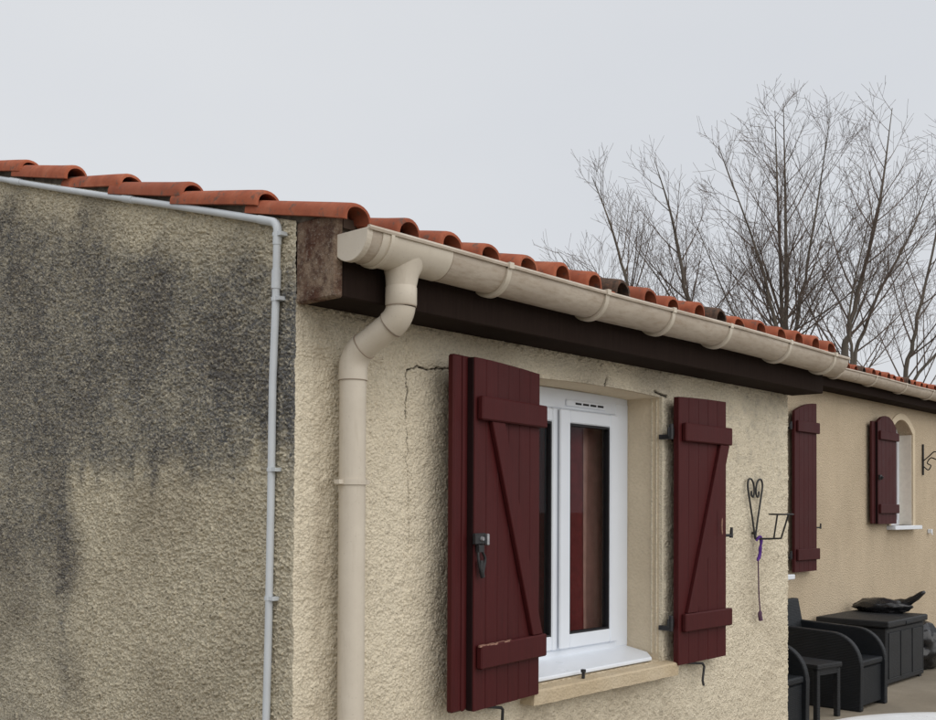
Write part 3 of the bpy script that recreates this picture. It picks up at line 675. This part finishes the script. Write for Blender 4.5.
catch('small black catch on the outer edge of the tall narrow shutter', 7.56, Y2-0.055, 1.44)

# ------------------------------------------------------------------ gutters
def gutter(label, x0, x1, yc, zc, cap, brk, outlet=None, joints=()):
    root = thing('gutter', label, 'gutter', (x0, yc, zc-0.08), 0, 'sand coloured gutters'); ox, oy, oz = x0, yc, zc-0.08; R = 0.080; t = 0.003
    pr = []
    for i in range(21):
        a = PI+PI*i/20; pr.append((-R*math.cos(a)*-1, R*math.sin(a)))       # front (-y) to back
    pr = [(R*math.cos(PI+PI*i/20), R*math.sin(PI+PI*i/20)) for i in range(21)]
    bead = [(-R-0.001+0.0095*math.cos(a), 0.004+0.0095*math.sin(a)) for a in np.linspace(0.2, 2*PI-1.1, 11)]
    inner = [(y*(R-t)/R, z*(R-t)/R) for y, z in reversed(pr)]
    prof = list(reversed(bead)) [::1]
    prof = [(-R-0.009, -0.001), (-R-0.011, 0.006), (-R-0.006, 0.013), (-R+0.002, 0.013), (-R+0.006, 0.006), (-R+t, 0.0)] + [p for p in reversed(inner)][1:] + [(R-t, 0.008), (R, 0.008)] + list(reversed(pr))
    mb = MB(); sag = lambda x: (0.003*math.sin(x*2.1), 0.0025*math.sin(x*2.9+1)); Lg = x1-x0
    mb.extrude_x(prof, 0, Lg, True, max(2, int(Lg/0.25)), sag)
    mb.v = [(x, y, z+0.08) for x, y, z in mb.v]
    mb.build('trough', 'gutter', root, smooth=45)
    def ring(xa, xb, r, name, mat, lo=PI*0.98, hi=2*PI, hook=True):
        V = []; F = []; n = 22
        for xx in (xa, xb):
            for rr_ in (r, R+0.0004):
                for i in range(n+1):
                    a = lo+(hi-lo)*i/n; V.append((xx, (rr_+(0.006*max(0, -math.sin(a)) if name == 'bracket' and rr_ > R+0.001 else 0))*math.cos(a)+sag((xa+xb)/2)[0], (rr_+(0.006*max(0, -math.sin(a)) if name == 'bracket' and rr_ > R+0.001 else 0))*math.sin(a)+0.08+sag((xa+xb)/2)[1]))
        n1 = n+1
        for i in range(n): F += [(i, i+1, 2*n1+i+1, 2*n1+i), (i, n1+i, n1+i+1, i+1), (2*n1+i, 2*n1+i+1, 3*n1+i+1, 3*n1+i)]
        F += [(0, 2*n1, 3*n1, n1), (n, n1+n, 3*n1+n, 2*n1+n)]
        m = MB(); m.add(V, F)
        if hook: m.box(xa, xb, -R-0.0145, -R+0.008, 0.075, 0.0955)
        return m.build(name, mat, root, smooth=40)
    for b in brk: ring(b-ox-0.011, b-ox+0.011, R+0.007, 'bracket', 'pvc')
    for j in joints: ring(j-ox-0.002, j-ox+0.002, R+0.0012, 'joint', 'pvc_joint', hook=False)
    if cap:
        n = 20; V = [(-0.004, R*1.03*math.cos(PI+PI*i/n), 0.08+R*1.03*math.sin(PI+PI*i/n)) for i in range(n+1)]; V += [(0.018, y, z) for _, y, z in V]
        V += [(-0.004, R*1.03, 0.088), (-0.004, -R*1.03-.008, 0.088), (0.018, R*1.03, 0.088), (0.018, -R*1.03-.008, 0.088)]; k = n+1
        F = [tuple(range(n+1))+(2*k, 2*k+1), tuple(reversed(range(k, 2*k)))+(2*k+3, 2*k+2)] + [(i, k+i, k+i+1, i+1) for i in range(n)] + [(0, 2*k+1, 2*k+3, k), (n, k+n, 2*k+2, 2*k), (2*k, 2*k+2, 2*k+3, 2*k+1)]
        m = MB(); m.add(V, F); m.build('end_cap', 'pvc', root, bevel=0.002)
    if outlet:
        xo = outlet-ox; ring(xo-0.155, xo-0.095, R+0.0035, 'outlet_collar', 'pvc', hook=False); ring(xo-0.125, xo-0.112, R+0.009, 'outlet_ridge', 'pvc', hook=False); ring(xo-0.094, xo+0.155, R+0.0022, 'outlet_body', 'pvc', hook=False); ring(xo+0.155, xo+0.158, R+0.0028, 'joint', 'pvc_joint', hook=False)
        V = []; F = []; n = 24                         # funnel stub, flared along the gutter
        for (z, rx, ry, dx) in ((0.045, 0.072, 0.070, 0.012), (0.020, 0.066, 0.062, 0.008), (-0.012, 0.053, 0.052, 0.003), (-0.045, 0.0485, 0.0485, 0), (-0.075, 0.0475, 0.0475, 0)):
            for i in range(n):
                a = 2*PI*i/n; V.append((xo+dx+rx*math.cos(a), ry*math.sin(a), z))
        for q in range(4):
            for i in range(n): i2 = (i+1) % n; F.append((q*n+i, (q+1)*n+i, (q+1)*n+i2, q*n+i2))
        m = MB(); m.add(V, F); m.build('outlet_stub', 'pvc', root, smooth=60)
    return root
gutter('near sand plastic gutter with rounded end cap, above the white window', 0.008, 3.535, -0.247, 2.424, True, [0.655, 1.235, 1.712, 2.20, 2.807, 3.345], 0.222)
gutter('far sand plastic gutter over the recessed wall', X1+0.10, XE+0.1, 1.43, 2.925, False, list(np.arange(4.2, 13.5, 0.82)), None, (7.9, 11.6))

# ------------------------------------------------------------------ downpipe
dpx, dpy = 0.181, -0.068
dp = thing('downpipe', 'sand plastic downpipe with an offset bend beside the house corner', 'downpipe', (dpx, dpy, 0))
loc = lambda p: (p[0]-dpx, p[1]-dpy, p[2])
rP = 0.0435
def arc_pts(a, b, c, r, n=8):
    """round the corner a-b-c"""
    a, b, c = Vector(a), Vector(b), Vector(c); u = (a-b).normalized(); w = (c-b).normalized(); ang = math.acos(u.dot(w)); d = r/math.tan(ang/2)
    p0, p1 = b+u*d, b+w*d; ctr = b+(u+w).normalized()*(r/math.sin(ang/2)); res = []
    v0, v1 = p0-ctr, p1-ctr; th = v0.angle(v1)
    for i in range(n+1):
        t = i/n; res.append(ctr+(v0*math.sin((1-t)*th)+v1*math.sin(t*th))/math.sin(th))
    return res
A0, B0, C0, D0 = (0.222, -0.247, 2.27), (0.222, -0.247, 2.205), (dpx, dpy, 2.095), (dpx, dpy, 2.00)
e1 = arc_pts((0.222, -0.247, 2.30), B0, C0, 0.075); e2 = arc_pts(B0, C0, D0, 0.085)
MB().tube([loc(p) for p in [(0.222, -0.247, 2.235)]+e1], rP+0.003, 24).build('elbow', 'pvc', dp, smooth=40)
MB().tube([loc(e1[-1]-(e1[-1]-e2[0])*-0.0), loc(e2[0])], rP, 24).build('offset_pipe', 'pvc', dp, smooth=40)
MB().tube([loc(p) for p in e2+[Vector((dpx, dpy, 2.015))]], rP+0.003, 24).build('elbow', 'pvc', dp, smooth=40)
MB().tube([loc((dpx, dpy, 2.02)), loc((dpx, dpy, 0.0))], rP, 28).build('pipe', 'pvc', dp, smooth=40)
MB().tube([loc((0.222, -0.247, 2.300)), loc((0.222, -0.247, 2.296)), loc((0.222, -0.247, 2.242)), loc((0.222, -0.247, 2.238))], [rP+0.004, rP+0.0065, rP+0.0065, rP+0.004], 24).build('socket', 'pvc', dp, smooth=40)
def band_(p, q, r, name='joint', mat='pvc_joint'): MB().tube([loc(p), loc(q)], r, 24).build(name, mat, dp, smooth=40)
band_((0.222, -0.247, 2.2375), (0.222, -0.247, 2.2355), rP+0.0058)
band_((dpx, dpy, 2.0148), (dpx, dpy, 2.0125), rP+0.0034)
d_ = (e2[0]-e1[-1]).normalized(); band_(e1[-1]+d_*0.0005, e1[-1]+d_*0.003, rP+0.0035); band_(e2[0]-d_*0.003, e2[0]-d_*0.0005, rP+0.0035)
m = MB(); m.tube([loc((dpx, dpy, 1.676)), loc((dpx, dpy, 1.694))], rP+0.005, 24).box(-0.066, -0.040, -0.012, 0.012, 1.678, 1.692).box(0.040, 0.066, -0.012, 0.012, 1.678, 1.692).tube([(0, 0.03, 1.685), (0, 0.062, 1.685)], 0.006, 8)
m.build('pipe_clip', 'pvc', dp, smooth=40)

# ------------------------------------------------------------------ grey conduit
cy = 0.092; cx = -0.019
con = thing('conduit', 'thin grey plastic conduit running under the verge and down the corner', 'conduit', (cx, cy, 0)); cl = lambda p: (p[0]-cx, p[1]-cy, p[2])
yt = 0.098; zt_ = zr(yt)
wob = lambda y: 0.002*math.sin(y*3.1)
ra = [(cx, y, zr(y)+wob(y)) for y in np.linspace(5.0, 0.16, 30)]
MB().tube([cl(p) for p in ra[:-1]+[(cx, 0.165, zr(0.165)+wob(.165))]], 0.0125, 12).build('verge_run', 'conduit', con, smooth=50)
bend = arc_pts((cx, 0.19, zr(0.19)), (cx, 0.070, zr(0.070)), (cx, 0.074, 2.40), 0.035)
MB().tube([cl(p) for p in [Vector((cx, 0.17, zr(0.17)+wob(.17)))]+bend+[Vector((cx, 0.0735, 2.44))]], 0.0142, 14).build('bend', 'conduit', con, smooth=50)
MB().tube([cl(p) for p in [(cx, 0.0735, 2.445), (cx, 0.078, 2.25), (cx, 0.090, 2.0), (cx, 0.094, 1.6), (cx, 0.101, 1.2), (cx, 0.110, 0.9), (cx, 0.112, 0.02)]], 0.0125, 14).build('corner_run', 'conduit', con, smooth=50)
MB().tube([cl((cx, 0.0755, 2.36)), cl((cx, 0.0775, 2.30))], 0.0155, 14).build('coupling', 'conduit', con, smooth=50)
MB().tube([cl((cx, 1.02, zr(1.02)+wob(1.02))), cl((cx, 0.95, zr(0.95)+wob(.95)))], 0.0150, 14).build('coupling', 'conduit', con, smooth=50)
MB().tube([cl((cx, 1.98, zr(1.98)+wob(1.98))), cl((cx, 1.88, zr(1.88)+wob(1.88)))], 0.0150, 14).build('coupling', 'conduit', con, smooth=50)
for z, yy in ((2.472, 0.074), (2.266, 0.078), (1.722, 0.093), (1.312, 0.100), (0.80, 0.111)):
    m = MB(); m.tube([cl((cx, yy, z-0.006)), cl((cx, yy, z+0.006))], 0.0150, 12); m.box(-0.010, 0.017, yy-cy-0.032, yy-cy-0.008, z-0.006, z+0.006); m.build('clip', 'conduit', con)

# ------------------------------------------------------------------ heart-shaped iron hanger
hx = 3.045
hg_ = thing('wall_hanger', 'black wrought iron heart hanger with a pot ring between two shutters', 'wall hanger', (hx, 0, 1.45)); rI = 0.0052
def half(s):
    return [(0.012*s*0-0.0, -0.022, 0.0), (0.030*s, -0.022, 0.105), (0.068*s, -0.022, 0.225), (0.083*s, -0.022, 0.280), (0.070*s, -0.022, 0.312), (0.040*s, -0.022, 0.312), (0.016*s, -0.022, 0.285), (0.010*s, -0.022, 0.245), (0.022*s, -0.022, 0.222), (0.040*s, -0.022, 0.228), (0.042*s, -0.022, 0.252)]
for s_ in (-1, 1): MB().tube(bez(half(s_), 6), rI, 8).build('scroll', 'iron', hg_, smooth=60)
MB().tube([(0, -0.004, 0.03), (0, -0.022, 0.03)], 0.007, 8).build('wall_fixing', 'iron', hg_)
MB().tube([(0, -0.022, 0.0), (0.003, -0.10, 0.002), (0.005, -0.165, 0.006), (0.005, -0.205, 0.128)], rI, 8).build('arm', 'iron', hg_, smooth=60)
MB().tube([(0.004, -0.125, 0.004), (0.004, -0.145, 0.128)], rI*0.9, 8).build('support', 'iron', hg_, smooth=60)
MB().tube([(0.005+0.060*math.cos(a), -0.165+0.060*math.sin(a), 0.130) for a in np.linspace(0, 2*PI, 25)], 0.0042, 6).build('pot_ring', 'iron', hg_, smooth=60)
rib = thing('ribbon', 'purple ribbon and thin cord tied to the heart hanger', 'ribbon', (hx, -0.03, 1.0))
m = MB(); m.tube(bez([(0.0, -0.004, 0.455), (0.022, -0.012, 0.462), (0.030, -0.014, 0.435), (0.010, -0.012, 0.40), (0.014, -0.010, 0.37), (-0.004, -0.008, 0.335)], 5), [0.006]*20+[0.008]*5+[0.006], 7)
m.tube(bez([(-0.012, -0.004, 0.440), (0.0, -0.014, 0.455), (0.014, -0.016, 0.44), (0.020, -0.014, 0.39), (0.010, -0.012, 0.345)], 4), 0.006, 6); m.build('knot', 'purple', rib, smooth=60)
MB().tube(bez([(0.006, -0.006, 0.36), (0.010, -0.006, 0.25), (0.014, -0.006, 0.16), (0.030, -0.006, 0.055)], 5), 0.0035, 6).build('cord', 'cord', rib, smooth=60)
MB().tube(bez([(0.030, -0.006, 0.070), (0.026, -0.006, 0.045), (0.034, -0.007, 0.02)], 3), [0.005]+[0.011]*5+[0.012], 7).build('tassel', 'cord', rib, smooth=60)
# scrolled bracket on the far wall
sb = thing('scroll_bracket', 'small scrolled iron bracket right of the arched window', 'bracket', (10.55, Y2, 2.02))
MB().box(-0.008, 0.008, -0.022, -0.004, 0, 0.36).build('back_bar', 'iron', sb)
MB().tube(bez([(0, -0.02, 0.10), (0, -0.07, 0.06), (0, -0.10, 0.11), (0, -0.06, 0.14), (0, -0.10, 0.20), (0, -0.17, 0.18), (0, -0.19, 0.24), (0, -0.14, 0.27), (0, -0.08, 0.22), (0, -0.02, 0.17)], 5), 0.007, 6).build('scroll', 'iron', sb)
def ico(name, mat, parent, loc_, r, sub=3, fn=None, smooth=True):
    bm = bmesh.new(); bmesh.ops.create_icosphere(bm, subdivisions=sub, radius=1.0)
    for v_ in bm.verts:
        d = v_.co.normalized(); k = fn(d) if fn else 1.0; v_.co = Vector((d.x*r[0]*k, d.y*r[1]*k, d.z*r[2]*k))+Vector(loc_)
    me = bpy.data.meshes.new(name); bm.to_mesh(me); bm.free(); me.materials.append(MAT[mat])
    if smooth: me.shade_smooth()
    return link(name, me, parent)
ico('bell', 'iron', sb, (0, -0.215, 0.235), (0.035, 0.04, 0.04), 2)
lamp = MB().box(10.72, 10.76, Y2-0.05, Y2-0.002, 1.34, 1.39).box(10.726, 10.754, Y2-0.054, Y2-0.048, 1.322, 1.338).build('wall_fitting', 'white', bevel=0.004)
tag(lamp, 'tiny white fitting on the wall below the scrolled bracket', 'wall fitting')

# ------------------------------------------------------------------ terrace furniture
def armchair(label, x, y):
    """graphite resin lounge chair, front to -y; x, y = centre of its front edge"""
    r = thing('armchair', label, 'armchair', (x, y, 0), 0, 'graphite lounge set on the terrace'); w = 0.285; D = 0.80; ta = 0.062
    prof = [(0.0, 0.0), (0.0, 0.36)]                                       # side panel: y (depth), z
    for i in range(11):
        a = PI/2*i/10; prof.append((0.0+0.25*(1-math.cos(a)), 0.36+0.26*math.sin(a)))
    prof += [(D, 0.645), (D, 0.0)]
    for s_ in (-1, 1):
        xa, xb = sorted((s_*w, s_*(w-ta))); n = len(prof)
        V = [(xa, p, q) for p, q in prof]+[(xb, p, q) for p, q in prof]
        F = [tuple(range(n)), tuple(reversed(range(n, 2*n)))]+[(i, n+i, n+(i+1) % n, (i+1) % n) for i in range(n)]
        m = MB(); m.add(V, F); arm = m.build('armrest', 'resin', r, bevel=0.010, seg=2)
        rim = [(s_*w*1.0, p, q) for p, q in prof[1:-1]]
    MB().box(-w+ta+.001, w-ta-.001, 0.015, D-.02, 0.345, 0.395).build('seat', 'resin', r, bevel=0.012, seg=2)
    MB().box(-w+ta+.001, w-ta-.001, 0.030, 0.055, 0.03, 0.338).build('front_panel', 'resin', r, bevel=0.006)
    V = []; tk = 0.055
    for (yy, z) in ((D-0.10, 0.30), (D-0.085, 0.55), (D-0.03, 0.83), (D+tk-0.03, 0.83), (D, 0.30)): V += [(-w+0.02, yy, z), (w-0.02, yy, z)]
    m = MB(); m.add(V, [(0,1,3,2), (2,3,5,4), (4,5,7,6), (6,7,9,8), (8,9,1,0), (0,2,4,6,8), (1,9,7,5,3)]); m.build('backrest', 'resin', r, bevel=0.012, seg=2)
    return r
armchair('graphite resin armchair next to the storage box', 6.50, 0.68)
armchair('graphite resin armchair nearest the wall corner, cut off by it', 5.035, 0.70)
tb = thing('side_table', 'small graphite side table between the two armchairs', 'side table', (5.84, 0.95, 0), math.radians(-10), 'graphite lounge set on the terrace')
MB().box(-0.165, 0.165, -0.20, 0.20, 0.385, 0.425).build('table_top', 'resin_box', tb, bevel=0.008, seg=2)
for sx_ in (-1, 1):
    for sy in (-1, 1): MB().box(*sorted((sx_*0.155, sx_*0.115)), *sorted((sy*0.19, sy*0.15)), 0, 0.384).build('leg', 'resin_box', tb, bevel=0.005)
MB().box(-0.15, 0.15, -0.185, -0.165, 0.34, 0.384).box(-0.15, 0.15, 0.165, 0.185, 0.34, 0.384).build('apron', 'resin_box', tb)
# storage box
bxx, bxy = 8.02, 1.285
sbx = thing('storage_box', 'large graphite plastic storage box against the recessed wall', 'storage box', (bxx, bxy, 0))
m = MB(); m.box(-0.485, 0.485, -0.315, 0.315, 0.02, 0.535); m.build('body', 'resin_box', sbx, bevel=0.012)
for (a, b) in ((-0.44, -0.16), (-0.14, 0.14), (0.16, 0.44)): MB().box(a, b, -0.320, -0.314, 0.07, 0.49).build('front_panel', 'resin_box', sbx, bevel=0.008)
for (a, b) in ((-0.27, -0.01), (0.01, 0.27)): MB().box(-0.490, -0.484, a, b, 0.07, 0.49).build('side_panel', 'resin_box', sbx, bevel=0.008)
m = MB(); m.box(-0.51, 0.51, -0.345, 0.34, 0.540, 0.600); m.build('lid', 'resin_box', sbx, bevel=0.012, seg=2)
MB().box(-0.08, 0.08, -0.352, -0.344, 0.546, 0.575).build('lid_handle', 'resin', sbx, bevel=0.003)
for sx_ in (-1, 1):
    for sy in (-1, 1): MB().box(*sorted((sx_*0.46, sx_*0.40)), *sorted((sy*0.30, sy*0.24)), 0, 0.02).build('foot', 'resin_box', sbx)
# bin bags
from mathutils import noise as mn
def crumple(amp, fr, seed):
    o = Vector((seed*3.1, seed*1.7, seed))
    return lambda d: 1 + amp*(mn.noise(d*fr+o)*1.0 + 0.9*(abs(mn.noise(d*fr*2.1+o))-0.25) + 0.5*(abs(mn.noise(d*fr*4.3+o))-0.2))
bag = thing('bin_bag', 'crumpled black plastic bag lying on the storage box lid', 'bin bag', (8.40, 1.25, 0.60))
ico('bag_body', 'bag', bag, (0.0, 0.10, 0.055), (0.15, 0.28, 0.080), 4, crumple(0.20, 1.5, 2))
V = []; F = []; rr_ = random.Random(3)
for i in range(10):                                     # the pulled-up neck of the bag
    t = i/9; c = Vector((0.02, -0.02-0.30*t, 0.045+0.175*t**1.3)); hw = 0.060*(1-t)+0.010+0.006*math.sin(t*9); tk = 0.022*(1-t)+0.007
    for j in range(10):
        a = 2*PI*j/10; k = 1+0.25*rr_.uniform(-1, 1); V.append((c.x+tk*2.2*math.cos(a)*k, c.y+hw*0.35*math.sin(a), c.z+hw*math.sin(a)*k))
for i in range(9):
    for j in range(10): j2 = (j+1) % 10; F.append((i*10+j, i*10+j2, (i+1)*10+j2, (i+1)*10+j))
F += [tuple(reversed(range(10))), tuple(range(90, 100))]
mesh_obj('bag_neck', V, F, 'bag', bag, True)
bag2 = thing('bin_bag', 'full black bin bag on the ground right of the storage box', 'bin bag', (8.98, 1.20, 0))
ico('bag_body', 'bag', bag2, (0.0, 0.0, 0.20), (0.26, 0.27, 0.235), 4, crumple(0.32, 1.6, 6))
MB().tube(bez([(0, 0, 0.36), (0.01, -0.01, 0.43), (0.03, 0.0, 0.48)], 3), [0.05, 0.035, 0.022, 0.02, 0.03, 0.045, 0.05], 9).build('bag_neck', 'bag', bag2, smooth=60)
# round garden table whose far rim just enters the frame
tab = thing('garden_table', 'white plastic garden table of which only the rounded rim shows', 'garden table', (2.02, -1.66, 0)); Rt = 0.86; n = 72
prof = [(0.0, 0.735), (Rt-0.05, 0.735), (Rt-0.012, 0.737), (Rt-0.002, 0.732), (Rt, 0.722), (Rt-0.003, 0.700), (Rt-0.012, 0.690), (Rt-0.022, 0.700), (Rt-0.03, 0.712), (0.0, 0.712)]
V = []; F = []
for (r_, z) in prof:
    for i in range(n): a = 2*PI*i/n; V.append((max(r_, 0.001)*math.cos(a), max(r_, 0.001)*math.sin(a), z))
for q in range(len(prof)-1):
    for i in range(n): i2 = (i+1) % n; F.append((q*n+i, q*n+i2, (q+1)*n+i2, (q+1)*n+i))
mesh_obj('table_top', V, F, 'table', tab, True)
for i in range(4):
    a = PI/4+i*PI/2; MB().tube([(0.52*math.cos(a), 0.52*math.sin(a), 0.72), (0.62*math.cos(a), 0.62*math.sin(a), 0.0)], [0.032, 0.024], 10).build('leg', 'table', tab, smooth=60)

# ------------------------------------------------------------------ bare trees behind the house
def tree(label, base, stems, seed, dens=1.0, twig=1.0):
    r = random.Random(seed); root = thing('bare_tree', label, 'tree', base, 0, 'bare trees beyond the roof')
    tr, cr = MB(), MB(); B = Vector(base)
    def branch(p, d, Lb, rad, lvl):
        nseg = 5 if lvl < 2 else 3; pts = [p.copy()]; rs = [rad]; q = p.copy(); dd = d.copy()
        for i in range(nseg):
            dd = (dd + Vector((r.uniform(-1, 1), r.uniform(-1, 1), r.uniform(-.7, .9)))*0.065 + Vector((0, 0, 0.085 if lvl == 1 else 0.04))).normalized()
            q = q + dd*Lb/nseg; pts.append(q.copy()); rs.append(max(0.0032, rad*(1-0.85*(i+1)/nseg)))
        cr.tube(pts, rs, 5 if lvl < 2 else 3, False)
        if lvl >= 3 or Lb < 0.25: return
        cnt = int((Lb*(5.4 if lvl < 2 else 4.2)+1.0)*dens)
        for k in range(cnt):
            t = (0.30 if lvl == 1 else 0.12)+(0.68 if lvl == 1 else 0.85)*(k+r.random())/cnt; i = min(nseg-1, int(t*nseg)); f_ = t*nseg-i; P = pts[i].lerp(pts[i+1], f_)
            tang = (pts[i+1]-pts[i]).normalized(); side(P, tang, Lb*(1-t)*0.42+r.uniform(0.12, 0.40), max(0.0034, rs[i]*0.42), lvl+1)
    def side(P, tang, Lb, rad, lvl):
        a = r.uniform(0, 2*PI); x = tang.orthogonal().normalized(); y = tang.cross(x); sp = r.uniform(0.50, 0.88) if lvl == 1 else r.uniform(0.40, 0.85)
        branch(P, (tang*math.cos(sp)+(x*math.cos(a)+y*math.sin(a))*math.sin(sp)).normalized(), Lb, rad, lvl)
    for si, (st, rad) in enumerate(stems):
        jit = Vector((0.74, 0.67, 0))*(0 if si == 0 else r.uniform(-0.8, 0.8))
        P = [Vector(p)-B + jit*(min(1, i/3)) for i, p in enumerate(st)]; P[-1].z -= 0.65; P[-2].z -= 0.20; P = bez(P, 6); n = len(P)
        P = [p+Vector((r.uniform(-1, 1), r.uniform(-1, 1), 0))*0.03*(0 < i < n*0.6) for i, p in enumerate(P)]
        rs = [max(0.007, 0.56*rad*(1-(i/(n-1))**1.0)+0.006) for i in range(n)]
        tr.tube(P, rs, 8)
        Lt = sum((P[i+1]-P[i]).length for i in range(n-1)); acc = 0
        for i in range(n-1):
            l = (P[i+1]-P[i]).length; t = acc/Lt; acc += l
            if P[i].z < 3.6: continue
            for k in range(max(1, int(l*(1.1+4.2*t)*dens*twig+r.random()))):
                Q = P[i].lerp(P[i+1], r.random()); side(Q, (P[i+1]-P[i]).normalized(), (1-t)**0.7*Lt*0.38*r.uniform(0.75, 1.15)+0.14+r.uniform(0.05, 0.4)*(1.05-t), max(0.006, min(0.022, rs[i]*0.45)), 1)
    tr.build('trunk', 'bark', root, smooth=60); cr.build('crown', 'twig', root)
    return root
tree('leftmost bare tree behind the roof with a thin leaning stem', (17.5, 10.03, 0), [
    ([(17.5, 10.03, 0), (17.40, 10.14, 5.55), (17.28, 10.27, 6.63), (17.04, 10.53, 8.09), (16.77, 10.83, 9.59)], 0.105),
    ([(17.5, 10.03, 0), (17.31, 10.24, 5.55), (16.90, 10.69, 6.43), (16.30, 11.35, 8.08)], 0.06)], 3, 0.85)
tree('bare tree second from the left behind the roof', (19.27, 9.57, 0), [
    ([(19.27, 9.57, 0), (19.14, 9.71, 5.73), (19.06, 9.79, 6.46), (18.83, 10.05, 8.49), (18.56, 10.34, 10.27)], 0.15),
    ([(19.27, 9.57, 0), (19.11, 9.74, 5.04), (18.83, 10.05, 6.65), (18.18, 10.77, 8.49)], 0.08)], 5, 0.9)
tree('tallest bare tree with several upright stems behind the roof', (18.7, 7.22, 0), [
    ([(18.7, 7.22, 0), (18.67, 7.25, 4.34), (18.66, 7.26, 5.44), (18.59, 7.34, 8.14), (18.55, 7.39, 10.69)], 0.14),
    ([(18.7, 7.22, 0), (18.75, 7.16, 4.55), (18.76, 7.15, 5.56), (18.77, 7.14, 8.35), (18.74, 7.17, 10.99)], 0.16),
    ([(18.7, 7.22, 0), (18.54, 7.39, 4.55), (18.44, 7.50, 5.65), (18.12, 7.86, 7.29), (17.64, 8.39, 9.70)], 0.115),
    ([(18.7, 7.22, 0), (18.80, 7.11, 4.55), (18.90, 7.00, 5.82), (19.15, 6.72, 8.15), (19.35, 6.49, 10.69)], 0.10),
    ([(18.7, 7.22, 0), (18.47, 7.47, 4.34), (17.98, 8.01, 6.02), (17.48, 8.56, 8.34)], 0.075)], 8, 0.85)
tree('bare tree leaning right above the end of the near gutter', (18.41, 6.05, 0), [
    ([(18.41, 6.05, 0), (18.55, 5.89, 4.42), (18.62, 5.82, 5.31), (19.00, 5.40, 7.83), (19.19, 5.18, 10.37)], 0.17),
    ([(18.41, 6.05, 0), (18.59, 5.85, 3.82), (18.82, 5.60, 5.43), (19.36, 5.00, 7.25), (19.68, 4.65, 8.87)], 0.10),
    ([(18.41, 6.05, 0), (18.56, 5.88, 4.22), (18.51, 5.94, 5.83), (18.76, 5.67, 8.26)], 0.08)], 12, 0.9)
tree('rightmost bare tree, its crown cut by the picture edge', (22.41, 6.10, 0), [
    ([(22.41, 6.10, 0), (22.42, 6.09, 4.15), (22.57, 5.92, 5.75), (22.89, 5.57, 8.06), (23.13, 5.31, 10.84)], 0.13),
    ([(22.41, 6.10, 0), (22.49, 6.01, 4.15), (23.11, 5.33, 5.76), (23.89, 4.47, 8.76)], 0.10)], 17, 0.9)
